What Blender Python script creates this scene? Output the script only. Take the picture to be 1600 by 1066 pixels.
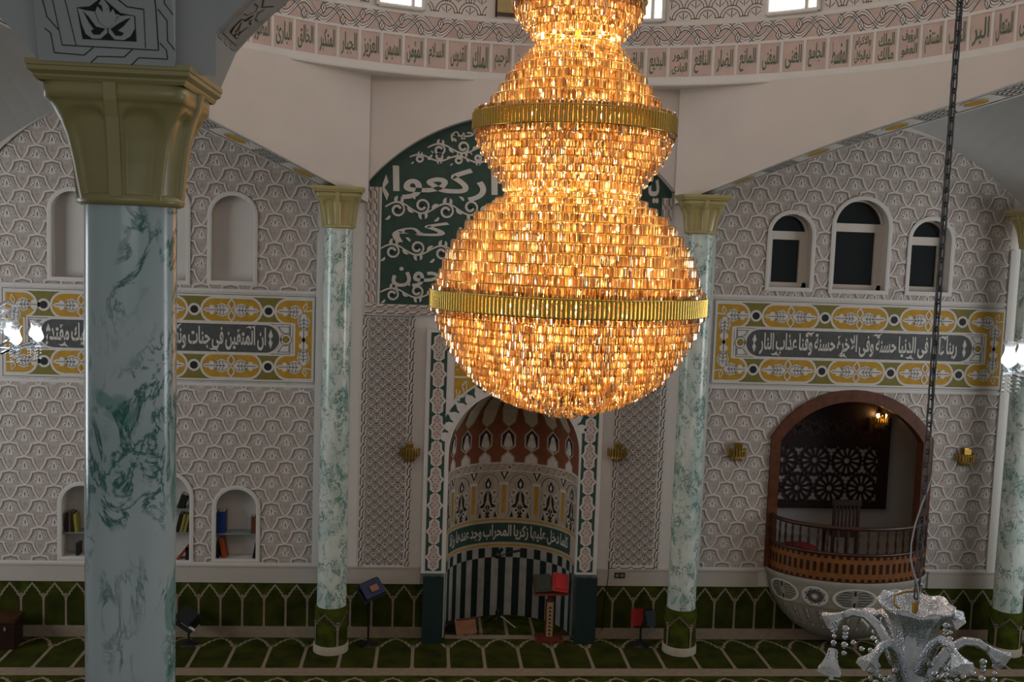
import bpy, math, random
from math import sin, cos, pi, radians, sqrt, atan2, tan, hypot
from mathutils import Vector, Matrix
from mathutils.geometry import tessellate_polygon

random.seed(7)
S = bpy.context.scene
for o in list(bpy.data.objects):
    bpy.data.objects.remove(o)

# ------------------------------------------------------------------ camera, world, light, exposure
EYE = 6.31                                   # the balcony viewer's eye above the carpet
FPX, YAW, PITCH, ROLL = 1600.0, radians(4.6), radians(5.28), radians(2.0)
FW = Vector((sin(YAW)*cos(PITCH), cos(YAW)*cos(PITCH), -sin(PITCH)))
_r0 = Vector((cos(YAW), -sin(YAW), 0)); _u0 = _r0.cross(FW)
RT = cos(ROLL)*_r0 + sin(ROLL)*_u0
UP = -sin(ROLL)*_r0 + cos(ROLL)*_u0
cam = bpy.data.cameras.new('camera'); cam.lens = 36; cam.sensor_width = 36; cam.clip_start = .05; cam.clip_end = 200
camo = bpy.data.objects.new('camera', cam); S.collection.objects.link(camo)
M = Matrix(((RT.x, UP.x, -FW.x, 0), (RT.y, UP.y, -FW.y, 0), (RT.z, UP.z, -FW.z, EYE), (0, 0, 0, 1)))
camo.matrix_world = M
S.camera = camo
S.view_settings.view_transform = 'Standard'; S.view_settings.look = 'None'
S.view_settings.gamma = 1; S.view_settings.use_curve_mapping = False
S.view_settings.exposure = 0.0
S.cycles.use_denoising = True
S.cycles.max_bounces = 8; S.cycles.transparent_max_bounces = 24
S.cycles.sample_clamp_indirect = 4.0
S.cycles.caustics_reflective = False; S.cycles.caustics_refractive = False
wd = bpy.data.worlds.new('world'); S.world = wd; wd.use_nodes = True
bg = wd.node_tree.nodes['Background']; bg.inputs[0].default_value = (.88, .94, 1.0, 1); bg.inputs[1].default_value = 0.13
PANE_GLOW = 4.6          # overcast sky seen through the drum windows
BULB_GLOW = 55.0         # chandelier lamps
CORE_W = 10.0            # watts per lamp cluster inside the big chandelier

def area(name, loc, target, sx, sy, w, col):
    l = bpy.data.lights.new(name, 'AREA'); l.shape = 'RECTANGLE'; l.size = sx; l.size_y = sy; l.energy = w; l.color = col
    o = bpy.data.objects.new(name, l); S.collection.objects.link(o); o.location = loc
    o.rotation_euler = (Vector(target) - Vector(loc)).to_track_quat('-Z', 'Y').to_euler(); return o
# added fill lights at the rear and sides brighten the pillar, vaults and bays
area('rear_fill_light', (.6, -3.0, EYE+1.0), (-.6, 10, EYE), 6, 2.5, 70, (.92, .97, 1))
area('dome_daylight', (1.36, 10.15, EYE+8.4), (1.36, 10.15, 0), 8, 8, 78, (.97, .98, 1))

area('east_fill_light', (13.5, 11.0, 4.6), (6.5, 15.0, EYE+1.2), 4, 4, 300, (.92, .97, 1))  # added side fill to lighten the vault and soffits
area('west_fill_light', (-11.5, 11.0, 4.6), (-4, 15.0, EYE+1.2), 4, 4, 300, (.92, .97, 1))  # added fill opposite, lightening the left bay's vault

# ------------------------------------------------------------------ pixel rays -> points on real planes
def ray(px, py): return FW*FPX + RT*(px-800) + UP*(533-py)
def W3(px, py, Y=16.0):
    d = ray(px, py); d = d*(Y/d.y); return Vector((d.x, d.y, d.z+EYE))
def W(px, py, Y=16.0):
    p = W3(px, py, Y); return (p.x, p.z)
def FL(px, py, h=0.0):
    d = ray(px, py); d = d*((h-EYE)/d.z); return Vector((d.x, d.y, h))

# ------------------------------------------------------------------ materials
def lin(c):
    return tuple(((v/255)/12.92 if v/255 <= .04045 else ((v/255+.055)/1.055)**2.4) for v in c)
MATS = {}
def mat(name, col, rough=.7, metal=0.0, var=0.0, scale=6.0, col2=None, bump=0.0, bscale=40, spec=.3, coat=0, emit=None, detail=4):
    if name in MATS: return MATS[name]
    m = bpy.data.materials.new(name); m.use_nodes = True; nt = m.node_tree; b = nt.nodes['Principled BSDF']
    b.inputs['Roughness'].default_value = rough; b.inputs['Metallic'].default_value = metal
    b.inputs['Specular IOR Level'].default_value = spec; b.inputs['Coat Weight'].default_value = coat
    b.inputs['Base Color'].default_value = (*col, 1)
    if var or col2 or bump:
        tc = nt.nodes.new('ShaderNodeTexCoord')
    if var or col2:
        n = nt.nodes.new('ShaderNodeTexNoise'); n.inputs['Scale'].default_value = scale; n.inputs['Detail'].default_value = detail
        nt.links.new(tc.outputs['Object'], n.inputs['Vector'])
        r = nt.nodes.new('ShaderNodeValToRGB'); r.color_ramp.elements[0].position = .32; r.color_ramp.elements[1].position = .68
        c2 = col2 if col2 else tuple(v*(1-var) for v in col)
        r.color_ramp.elements[0].color = (*c2, 1); r.color_ramp.elements[1].color = (*col, 1)
        nt.links.new(n.outputs['Fac'], r.inputs['Fac']); nt.links.new(r.outputs['Color'], b.inputs['Base Color'])
    if bump:
        n2 = nt.nodes.new('ShaderNodeTexNoise'); n2.inputs['Scale'].default_value = bscale
        nt.links.new(tc.outputs['Object'], n2.inputs['Vector'])
        bm = nt.nodes.new('ShaderNodeBump'); bm.inputs['Strength'].default_value = bump; bm.inputs['Distance'].default_value = .02
        nt.links.new(n2.outputs['Fac'], bm.inputs['Height']); nt.links.new(bm.outputs['Normal'], b.inputs['Normal'])
    if emit:
        b.inputs['Emission Color'].default_value = (*emit[0], 1); b.inputs['Emission Strength'].default_value = emit[1]
    MATS[name] = m; return m

PLASTER = mat('painted_plaster', (.61, .54, .485), .6, var=.06, scale=1.5, spec=.25)
WALLW = mat('white_wall_paint', (.62, .575, .53), .65, var=.05, scale=2)
PINK = mat('dusky_pink_stucco', (.48, .40, .35), .85, var=.18, scale=9, bump=.2)
RIB = mat('pale_stucco_relief', (.64, .585, .535), .75, var=.12, scale=14)
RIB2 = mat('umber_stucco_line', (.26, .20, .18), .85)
BLACK = mat('black_paint', (.018, .016, .016), .6)
DKLINE = mat('charcoal_paint_line', (.06, .052, .048), .7)
GREEN = mat('dark_green_paint', (.035, .075, .057), .6, var=.25, scale=8)
LETTER = mat('cream_lettering', (.60, .555, .50), .6, var=.06, scale=10)
OCHRE = mat('ochre_paint', (.50, .27, .022), .6, var=.2, scale=9)
OLIVE = mat('olive_paint', (.20, .165, .028), .6, var=.15, scale=9)
SLATE = mat('slate_grey_paint', (.085, .085, .082), .6, var=.25, scale=12)
TERRA = mat('terracotta_paint', (.22, .072, .036), .7, var=.15, scale=9)
NAMEPINK = mat('salmon_panel_paint', (.52, .38, .325), .7, var=.1, scale=5)
NAMEGREEN = mat('sage_green_lettering', (.075, .12, .07), .6)
SAND = mat('sand_paint', (.46, .385, .295), .75, var=.12, scale=8)
CARPET = mat('green_carpet', (.062, .074, .009), .95, col2=(.020, .026, .004), scale=5, bump=.25, bscale=150, spec=.05, detail=6)
CARPETD = mat('deep_green_carpet', (.020, .024, .006), .95, col2=(.046, .050, .006), scale=3, bump=.25, bscale=150, spec=.05)
BEIGE = mat('beige_carpet', (.30, .23, .165), .95, var=.2, scale=12, bump=.2, bscale=150, spec=.05)
GRANITE = mat('dark_green_granite', (.018, .034, .031), .25, var=.3, scale=30, spec=.4)
WMARBLE = mat('grey_white_marble', (.44, .42, .39), .35, col2=(.30, .29, .27), scale=5, spec=.4)
CAP = mat('pale_olive_gold_gloss', (.40, .33, .135), .32, var=.12, scale=4, spec=.5)
CAPF = mat('cream_gold_gloss', (.43, .35, .15), .35, var=.12, scale=4, spec=.5)
WOOD = mat('dark_mahogany', (.060, .020, .009), .4, var=.45, scale=7, spec=.4)
WOODO = mat('orange_brown_wood', (.24, .085, .022), .45, var=.3, scale=12, spec=.35)
WOODD = mat('dark_brown_wood', (.030, .011, .006), .45, var=.4, scale=8)
BRASS = mat('brass', (.58, .36, .085), .28, 1.0, var=.15, scale=12)
GOLD = mat('gold_tube', (.62, .40, .09), .25, 1.0)
IRON = mat('dark_steel', (.13, .125, .12), .5, .5)
BLACKP = mat('black_plastic', (.012, .012, .013), .45)
GLASSD = mat('dark_window_glass', (.012, .014, .014), .12, spec=.5)
PVC = mat('cream_window_frame', (.62, .55, .48), .5)
SKYPANE = mat('overcast_sky_pane', (.9, .95, 1), .5, emit=((.93, .97, 1.0), PANE_GLOW))
BULBM = mat('warm_bulb', (1, .8, .5), .4, emit=((1, .62, .22), BULB_GLOW))
WBULB = mat('cool_white_bulb', (1, 1, 1), .4, emit=((.82, .92, 1.0), 22.0))
VAULT = mat('grey_white_vault_paint', (.50, .49, .47), .8, var=.05, scale=1)
RED = mat('red_cover', (.34, .022, .018), .5, var=.2, scale=20)
CUSH = mat('crimson_cloth', (.17, .012, .014), .8, var=.3, scale=9, bump=.3, bscale=30)
PAPER = mat('paper_pages', (.55, .5, .42), .8)
WIRE = mat('white_cable', (.55, .54, .52), .5)
GOLDWIRE = mat('golden_cord', (.5, .27, .03), .5)
CLEARSHELF = mat('greenish_shelf_glass', (.20, .25, .22), .15, spec=.5)

def marble(name, base, vein, scale, thr, width):
    m = bpy.data.materials.new(name); m.use_nodes = True; nt = m.node_tree; N = nt.nodes; L = nt.links; b = N['Principled BSDF']
    b.inputs['Roughness'].default_value = .18; b.inputs['Specular IOR Level'].default_value = .45
    tc = N.new('ShaderNodeTexCoord'); mp = N.new('ShaderNodeMapping'); mp.inputs['Scale'].default_value = (1, 1, .62)
    mp.inputs['Rotation'].default_value = (.35, .25, 0)
    L.new(tc.outputs['Object'], mp.inputs['Vector'])
    def noise(sc, det, dis=0, rough=.5):
        n = N.new('ShaderNodeTexNoise'); n.inputs['Scale'].default_value = sc; n.inputs['Detail'].default_value = det
        n.inputs['Distortion'].default_value = dis; n.inputs['Roughness'].default_value = rough
        L.new(mp.outputs['Vector'], n.inputs['Vector']); return n.outputs['Fac']
    def ramp(f, a, c):
        r = N.new('ShaderNodeValToRGB'); e = r.color_ramp.elements; e[0].position = a[0]; e[1].position = a[1]
        e[0].color = (*c[0], 1); e[1].color = (*c[1], 1); L.new(f, r.inputs['Fac']); return r.outputs['Color']
    def mth(op, a, v=None, w=None):
        x = N.new('ShaderNodeMath'); x.operation = op; L.new(a, x.inputs[0])
        if v is not None: x.inputs[1].default_value = v
        if w is not None: L.new(w, x.inputs[1])
        x.use_clamp = True; return x.outputs[0]
    def mix(f, A, B):
        x = N.new('ShaderNodeMix'); x.data_type = 'RGBA'; L.new(f, x.inputs[0])
        if isinstance(A, tuple): x.inputs[6].default_value = (*A, 1)
        else: L.new(A, x.inputs[6])
        x.inputs[7].default_value = (*B, 1); return x.outputs[2]
    cloud = ramp(noise(scale*.55, 4, .4), (.35, .72), (base, tuple(v*k for v, k in zip(base, (.62, .74, .74)))))
    # thin veins: |noise-.5| small, only inside patches
    v1 = noise(scale*1.6, 7, 1.6, .62)
    d = N.new('ShaderNodeMath'); d.operation = 'SUBTRACT'; L.new(v1, d.inputs[0]); d.inputs[1].default_value = .5
    ab = N.new('ShaderNodeMath'); ab.operation = 'ABSOLUTE'; L.new(d.outputs[0], ab.inputs[0])
    line = ramp(ab.outputs[0], (0.0, width), ((1, 1, 1), (0, 0, 0)))
    patch = ramp(noise(scale*.8, 3, .8), (thr, thr+.09), ((0, 0, 0), (1, 1, 1)))
    f = mth('MULTIPLY', line, w=patch)
    blot = ramp(noise(scale*1.1, 5, 1.2), (thr+.13, thr+.17), ((0, 0, 0), (1, 1, 1)))
    blot2 = mth('MULTIPLY', blot, .55)
    c1 = mix(blot2, cloud, vein)
    c2 = mix(f, c1, tuple(v*.55 for v in vein))
    L.new(c2, b.inputs['Base Color']); MATS[name] = m; return m
MARB_N = marble('pale_marble_with_green_veins', (.62, .66, .635), (.01, .23, .16), 2.7, .45, .045)
MARB_F = marble('pale_marble_with_fine_green_flecks', (.68, .71, .64), (.06, .25, .20), 7.0, .465, .065)

def crystal_mat(name, tint, clear, frost=0):
    m = bpy.data.materials.new(name); m.use_nodes = True; nt = m.node_tree; N = nt.nodes; L = nt.links
    for n in list(N): N.remove(n)
    out = N.new('ShaderNodeOutputMaterial')
    at = N.new('ShaderNodeAttribute'); at.attribute_name = 'shade'
    tr = N.new('ShaderNodeBsdfTransparent'); tl = N.new('ShaderNodeBsdfTranslucent'); gl = N.new('ShaderNodeBsdfGlossy')
    gl.inputs['Roughness'].default_value = .12
    mx = N.new('ShaderNodeMix'); mx.data_type = 'RGBA'; L.new(at.outputs['Fac'], mx.inputs[0])
    mx.inputs[6].default_value = (*tint[0], 1); mx.inputs[7].default_value = (*tint[1], 1)
    for n in (tr, tl, gl): L.new(mx.outputs[2], n.inputs['Color'])
    gl.inputs['Color'].default_value = (1, .9, .75, 1) if not frost else (1, 1, 1, 1)
    if frost:
        tc = N.new('ShaderNodeTexCoord'); vo = N.new('ShaderNodeTexVoronoi'); vo.inputs['Scale'].default_value = frost; L.new(tc.outputs['Object'], vo.inputs['Vector'])
        bu = N.new('ShaderNodeBump'); bu.inputs['Strength'].default_value = .55; bu.inputs['Distance'].default_value = .01
        L.new(vo.outputs['Distance'], bu.inputs['Height'])
        for n in (tl, gl): L.new(bu.outputs['Normal'], n.inputs['Normal'])
    a = N.new('ShaderNodeMixShader'); a.inputs[0].default_value = clear; L.new(tl.outputs[0], a.inputs[1]); L.new(tr.outputs[0], a.inputs[2])
    fr = N.new('ShaderNodeFresnel'); fr.inputs['IOR'].default_value = 1.6
    b = N.new('ShaderNodeMixShader'); L.new(fr.outputs[0], b.inputs[0]); L.new(a.outputs[0], b.inputs[1]); L.new(gl.outputs[0], b.inputs[2])
    L.new(b.outputs[0], out.inputs['Surface']); MATS[name] = m; return m
FROST = crystal_mat('cut_frosted_crystal', ((.86, .90, .94), (1, 1, 1)), .30, 150)
AMBER = crystal_mat('amber_crystal', ((.50, .25, .095), (1.0, .88, .68)), .42)
CLEAR = crystal_mat('clear_cut_crystal', ((.80, .84, .88), (1, 1, 1)), .55)

# ------------------------------------------------------------------ mesh builder
C = S.collection
class MB:
    """collects faces (each with a material) and links them as ONE mesh object"""
    def __init__(s): s.v = []; s.f = []; s.m = []; s.mats = []; s.smooth = []; s.us = 1.0; s.wm = True; s.clip = None; s.map = None
    def mi(s, m):
        if m not in s.mats: s.mats.append(m)
        return s.mats.index(m)
    def face(s, pts, m, smooth=False):
        b = len(s.v); s.v.extend(tuple(p) for p in pts); s.f.append(tuple(range(b, b+len(pts)))); s.m.append(s.mi(m)); s.smooth.append(smooth)
    def grid(s, rows, m, closed_u=False, smooth=True, closed_v=False):
        b = len(s.v); n = len(rows[0]); k = s.mi(m)
        for r in rows: s.v.extend(tuple(p) for p in r)
        R = len(rows)
        for i in range(R if closed_v else R-1):
            i2 = (i+1) % R
            for j in range(n if closed_u else n-1):
                j2 = (j+1) % n
                s.f.append((b+i*n+j, b+i*n+j2, b+i2*n+j2, b+i2*n+j)); s.m.append(k); s.smooth.append(smooth)
    def ngon(s, poly3, m, smooth=False):
        b = len(s.v); s.v.extend(tuple(p) for p in poly3); k = s.mi(m)
        for t in tessellate_polygon([[Vector(p) for p in poly3]]):
            s.f.append(tuple(b+i for i in t)); s.m.append(k); s.smooth.append(smooth)
    def box(s, c, d, m, rot=None, taper=1.0):
        c = Vector(c); hx, hy, hz = d[0]/2, d[1]/2, d[2]/2; P = []
        for z in (-1, 1):
            t = taper if z > 0 else 1
            for x, y in ((-1, -1), (1, -1), (1, 1), (-1, 1)):
                p = Vector((x*hx*t, y*hy*t, z*hz))
                if rot is not None: p = rot @ p
                P.append(p+c)
        for f in ((0, 1, 2, 3), (7, 6, 5, 4), (0, 4, 5, 1), (1, 5, 6, 2), (2, 6, 7, 3), (3, 7, 4, 0)):
            s.face([P[i] for i in f], m)
    def lathe(s, prof, m, c=(0, 0, 0), n=24, smooth=True, ax=None, flute=0, nf=0):
        rows = []
        for r, z in prof:
            row = []
            for k in range(n):
                a = 2*pi*k/n; rr = r*(1+flute*cos(nf*a)) if flute else r
                p = Vector((rr*cos(a), rr*sin(a), z))
                if ax is not None: p = ax @ p
                row.append(p+Vector(c))
            rows.append(row)
        s.grid(rows, m, closed_u=True, smooth=smooth)
    def tube(s, pts, r, m, n=8, closed=False, smooth=True):
        pts = [Vector(p) for p in pts]; rows = []; K = len(pts); up = None
        for i in range(K):
            if closed: t = pts[(i+1) % K]-pts[i-1]
            else: t = pts[min(i+1, K-1)]-pts[max(i-1, 0)]
            if t.length < 1e-9: t = Vector((0, 0, 1))
            t.normalize()
            if up is None: up = Vector((0, 0, 1)) if abs(t.z) < .9 else Vector((1, 0, 0))
            side = t.cross(up)
            if side.length < 1e-6: side = t.cross(Vector((0, 1, 0)))
            side.normalize(); up = side.cross(t).normalized()
            rr = r[i] if isinstance(r, (list, tuple)) else r
            rows.append([pts[i]+(side*cos(2*pi*k/n)+up*sin(2*pi*k/n))*rr for k in range(n)])
        s.grid(rows, m, closed_u=True, smooth=smooth, closed_v=closed)
        if not closed:
            s.face(rows[0], m); s.face(rows[-1][::-1], m)
    def sphere(s, c, r, m, n=10, k=7, sq=(1, 1, 1)):
        rows = []
        for i in range(k+1):
            a = pi*i/k
            rows.append([Vector(c)+Vector((r*sq[0]*max(sin(a), .001)*cos(2*pi*j/n), r*sq[1]*max(sin(a), .001)*sin(2*pi*j/n), r*sq[2]*cos(a))) for j in range(n)])
        s.grid(rows, m, closed_u=True)
    # ---- flat painted / low-relief work in (u, v) on a mapped surface
    def ok(s, pts):
        if s.clip is None: return True
        u = sum(p[0] for p in pts)/len(pts); v = sum(p[1] for p in pts)/len(pts); return s.clip(u, v)
    def fill(s, poly, m, h=.003):
        if not s.ok(poly): return
        b = len(s.v); k = s.mi(m); s.v.extend(tuple(s.map(u, v, h)) for u, v in poly)
        if len(poly) <= 4:
            s.f.append(tuple(range(b, b+len(poly)))); s.m.append(k); s.smooth.append(False); return
        for t in tessellate_polygon([[Vector((u, v, 0)) for u, v in poly]]):
            s.f.append(tuple(b+i for i in t)); s.m.append(k); s.smooth.append(False)
    def stroke(s, pts, w, m, h=.004, closed=False, seg=None, ridge=0):
        if seg:
            q = []
            P = list(pts)+([pts[0]] if closed else [])
            for a, c in zip(P[:-1], P[1:]):
                n = max(1, int(hypot(c[0]-a[0], c[1]-a[1])/seg+.5))
                for i in range(n): q.append((a[0]+(c[0]-a[0])*i/n, a[1]+(c[1]-a[1])*i/n))
            if not closed: q.append(P[-1])
            pts = q
        K = len(pts); Lf = []; Rg = []; U = s.us; kw = 1.0 if s.wm else U
        real = pts; pts = [(p[0]*U, p[1]) for p in pts]
        for i in range(K):
            if closed: a, c = pts[i-1], pts[(i+1) % K]
            else: a, c = pts[max(i-1, 0)], pts[min(i+1, K-1)]
            p = pts[i]
            def nrm(x, y):
                l = hypot(x, y) or 1; return x/l, y/l
            d1 = nrm(p[0]-a[0], p[1]-a[1]); d2 = nrm(c[0]-p[0], c[1]-p[1])
            if not closed and i == 0: d1 = d2
            if not closed and i == K-1: d2 = d1
            t = nrm(d1[0]+d2[0], d1[1]+d2[1]); nx, ny = -t[1], t[0]
            cs = max(.45, nx*(-d1[1])+ny*d1[0])
            ww = kw*(w[i] if isinstance(w, (list, tuple)) else w)/2/cs
            Lf.append(((p[0]+nx*ww)/U, p[1]+ny*ww)); Rg.append(((p[0]-nx*ww)/U, p[1]-ny*ww))
        pts = real
        k = s.mi(m); b = len(s.v); rg = 3 if ridge else 2
        for i in range(K):
            s.v.append(tuple(s.map(*Lf[i], h)))
            if ridge: s.v.append(tuple(s.map(*pts[i], h+ridge)))
            s.v.append(tuple(s.map(*Rg[i], h)))
        for i in range(K if closed else K-1):
            j = (i+1) % K
            if s.ok((pts[i], pts[j])):
                for q in range(rg-1):
                    s.f.append((b+i*rg+q, b+i*rg+q+1, b+j*rg+q+1, b+j*rg+q)); s.m.append(k); s.smooth.append(False)
    def disc(s, c, r, m, h=.004, n=14, ry=None):
        s.fill([(c[0]+r*cos(2*pi*i/n), c[1]+(ry or r)*sin(2*pi*i/n)) for i in range(n)], m, h)
    def ring(s, c, r, w, m, h=.004, n=18, ry=None):
        s.stroke([(c[0]+r*cos(2*pi*i/n), c[1]+(ry or r)*sin(2*pi*i/n)) for i in range(n)], w, m, h, closed=True)
    def rect(s, u0, v0, u1, v1, m, h=.003, nu=1):
        for i in range(nu):
            a = u0+(u1-u0)*i/nu; b = u0+(u1-u0)*(i+1)/nu
            s.fill([(a, v0), (b, v0), (b, v1), (a, v1)], m, h)
    def frame(s, u0, v0, u1, v1, w, m, h=.004, seg=None):
        s.stroke([(u0, v0), (u1, v0), (u1, v1), (u0, v1)], w, m, h, closed=True, seg=seg)
    def text(s, string, u0, v0, u1, v1, m, h=.006, bold=.0):
        polys, bb = shaped(string, bold)
        sx = (u1-u0)/(bb[2]-bb[0]); sy = (v1-v0)/(bb[3]-bb[1]); k = s.mi(m)
        for gi, (verts, faces) in enumerate(polys):
            b = len(s.v); hh = h+.0012*(gi % 3)
            s.v.extend(tuple(s.map(u0+(x-bb[0])*sx, v0+(y-bb[1])*sy, hh)) for x, y in verts)
            for f in faces: s.f.append(tuple(b+i for i in f)); s.m.append(k); s.smooth.append(False)
    def build(s, name, parent=None, loc=None, shade=None):
        me = bpy.data.meshes.new(name); me.from_pydata(s.v, [], s.f)
        for m in s.mats: me.materials.append(m)
        me.polygons.foreach_set('material_index', s.m); me.polygons.foreach_set('use_smooth', s.smooth)
        if shade is not None:
            at = me.attributes.new('shade', 'FLOAT', 'FACE'); at.data.foreach_set('value', shade)
        me.update()
        o = bpy.data.objects.new(name, me); C.objects.link(o)
        if parent is not None: o.parent = parent
        if loc is not None: o.location = loc
        return o

# Arabic letter shaping with the built-in interface font (presentation forms, laid out glyph by glyph)
FORMS = {'ا': (0xFE8D, 0xFE8E), 'ب': (0xFE8F, 4), 'ة': (0xFE93, 0xFE94), 'ت': (0xFE95, 4), 'ث': (0xFE99, 4), 'ج': (0xFE9D, 4), 'ح': (0xFEA1, 4),
 'خ': (0xFEA5, 4), 'د': (0xFEA9, 0xFEAA), 'ذ': (0xFEAB, 0xFEAC), 'ر': (0xFEAD, 0xFEAE), 'ز': (0xFEAF, 0xFEB0), 'س': (0xFEB1, 4), 'ش': (0xFEB5, 4),
 'ص': (0xFEB9, 4), 'ض': (0xFEBD, 4), 'ط': (0xFEC1, 4), 'ظ': (0xFEC5, 4), 'ع': (0xFEC9, 4), 'غ': (0xFECD, 4), 'ف': (0xFED1, 4), 'ق': (0xFED5, 4),
 'ك': (0xFED9, 4), 'ل': (0xFEDD, 4), 'م': (0xFEE1, 4), 'ن': (0xFEE5, 4), 'ه': (0xFEE9, 4), 'و': (0xFEED, 0xFEEE), 'ؤ': (0xFE85, 0xFE86),
 'ى': (0xFEEF, 0xFEF0), 'ي': (0xFEF1, 4), 'ئ': (0xFE89, 4), 'ء': (0xFE80,)}
def forms(s):
    s = s.replace('لا', '\u0001'); n = len(s); out = []
    dual = lambda c: c in FORMS and len(FORMS[c]) == 2 and FORMS[c][1] == 4
    joins = lambda c: c == '\u0001' or (c in FORMS and len(FORMS[c]) > 1)
    for i, c in enumerate(s):
        pj = i > 0 and dual(s[i-1]) and joins(c); nj = i < n-1 and dual(c) and joins(s[i+1])
        if c == '\u0001': out.append(chr(0xFEFC if pj else 0xFEFB))
        elif c not in FORMS: out.append(c)
        elif len(FORMS[c]) == 1: out.append(chr(FORMS[c][0]))
        elif FORMS[c][1] == 4: out.append(chr(FORMS[c][0]+(3 if pj and nj else 2 if nj else 1 if pj else 0)))
        else: out.append(chr(FORMS[c][1] if pj else FORMS[c][0]))
    return ''.join(reversed(out))
_gl = {}; _adv = {}
def _curve_mesh(body, off):
    cu = bpy.data.curves.new('glyph', 'FONT'); cu.body = body; cu.size = 1; cu.offset = off; cu.resolution_u = 2
    o = bpy.data.objects.new('glyph', cu); C.objects.link(o)
    me = o.evaluated_get(bpy.context.evaluated_depsgraph_get()).to_mesh()
    v = [(p.co.x, p.co.y) for p in me.vertices]; f = [tuple(p.vertices) for p in me.polygons]
    bpy.data.objects.remove(o); bpy.data.curves.remove(cu); return v, f
def _w(body):
    v, _ = _curve_mesh(body, 0); return max(p[0] for p in v)-min(p[0] for p in v)
def shaped(string, bold):
    x = 0; out = []
    if '|' not in _adv: _adv['|'] = _w('||')
    for ch in forms(string):
        if ch == ' ': x += .16; continue
        if (ch, bold) not in _gl: _gl[(ch, bold)] = _curve_mesh(ch, bold)
        if ch not in _adv: _adv[ch] = _w('|'+ch+'|')-_adv['|']
        v, f = _gl[(ch, bold)]
        out.append(([(p[0]+x, p[1]) for p in v], f)); x += _adv[ch]
    xs = [p[0] for v, _ in out for p in v]; ys = [p[1] for v, _ in out for p in v]
    return out, (min(xs), min(ys), max(xs), max(ys))

# ------------------------------------------------------------------ object tagging
def tag(o, label=None, cat=None, group=None, kind=None):
    if label: o['label'] = label
    if cat: o['category'] = cat
    if group: o['group'] = group
    if kind: o['kind'] = kind
    return o
def thing(name, label, cat, loc=(0, 0, 0), rz=0, group=None):
    o = bpy.data.objects.new(name, None); C.objects.link(o); o.location = loc; o.rotation_euler = (0, 0, rz); o.empty_display_size = .1
    return tag(o, label, cat, group)
def struct(o, label=None): return tag(o, label, None, None, 'structure')
def copy_tree(o, parent=None):
    c = o.copy(); C.objects.link(c)
    if parent is not None: c.parent = parent
    for ch in o.children: copy_tree(ch, c)
    return c

def wallmap(u, v, h): return (u, 16.0-h, v)
def wallmap2(Y):
    return lambda u, v, h: (u, Y-h, v)
def arch_poly(x0, x1, zb, zs, rise, n=16):
    """outline of an arched opening, from bottom left over the arch to bottom right"""
    cx, hw = (x0+x1)/2, (x1-x0)/2
    return [(x0, zb)]+[(cx-hw*cos(pi*i/n), zs+rise*sin(pi*i/n)) for i in range(n+1)]+[(x1, zb)]
def seg_arch(x0, x1, zb, zs, rise, n=20):
    """opening with a flatter, slightly pointed-shouldered segmental arch"""
    cx, hw = (x0+x1)/2, (x1-x0)/2; R = (hw*hw+rise*rise)/(2*rise); zc = zs+rise-R; a0 = math.asin(min(1, hw/R))
    return [(x0, zb)]+[(cx+R*sin(-a0+2*a0*i/n), zc+R*cos(-a0+2*a0*i/n)) for i in range(n+1)]+[(x1, zb)]
def inside(poly, x, y):
    c = False; j = len(poly)-1
    for i in range(len(poly)):
        (xi, yi), (xj, yj) = poly[i], poly[j]
        if (yi > y) != (yj > y) and x < (xj-xi)*(y-yi)/(yj-yi)+xi: c = not c
        j = i
    return c
def grow(poly, d):
    cx = sum(p[0] for p in poly)/len(poly); cy = sum(p[1] for p in poly)/len(poly)
    hw = max(abs(p[0]-cx) for p in poly); hh = max(abs(p[1]-cy) for p in poly)
    return [(cx+(x-cx)*(1+d/hw), cy+(y-cy)*(1+d/hh)) for x, y in poly]

# ================================================================== THE SETTING
AX, AY = 1.36, 10.15                      # the dome's vertical axis
Z = lambda r: r+EYE                       # height measured from the viewer's eye
def opening(xa, xb, ybot, yapex, flat=None):
    cx = (xa+xb)/2; x0 = W(xa, (ybot+yapex)/2)[0]; x1 = W(xb, (ybot+yapex)/2)[0]; zb = W(cx, ybot)[1]; za = W(cx, yapex)[1]
    hw = (x1-x0)/2
    return arch_poly(x0, x1, zb, za-hw, hw)
BLANK = [opening(80, 146, 434, 296), opening(213, 292, 438, 283), opening(330, 397, 440, 303)]
SHELF = [opening(96, 160, 870, 756), opening(214, 297, 876, 737), opening(337, 401, 874, 762)]
WINDS = [opening(1203, 1268, 450, 332), opening(1303, 1387, 454, 310), opening(1422, 1485, 457, 342)]
MBx0, MBx1 = W(1204, 780)[0], W(1445, 780)[0]
MINB = seg_arch(MBx0, MBx1, Z(-5.06), W(1326, 690)[1], W(1322, 614)[1]-W(1326, 690)[1])
MHX, MHR, MHS = 1.385, 1.04, Z(-3.29)     # mihrab niche: axis, radius, springing
MIHR = [(MHX-MHR, -.02)]+[(MHX-MHR*cos(pi*i/28), MHS+MHR*sin(pi*i/28)) for i in range(29)]+[(MHX+MHR, -.02)]
MIHR[0] = (MHX-MHR, 0.0); MIHR[-1] = (MHX+MHR, 0.0)

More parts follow.
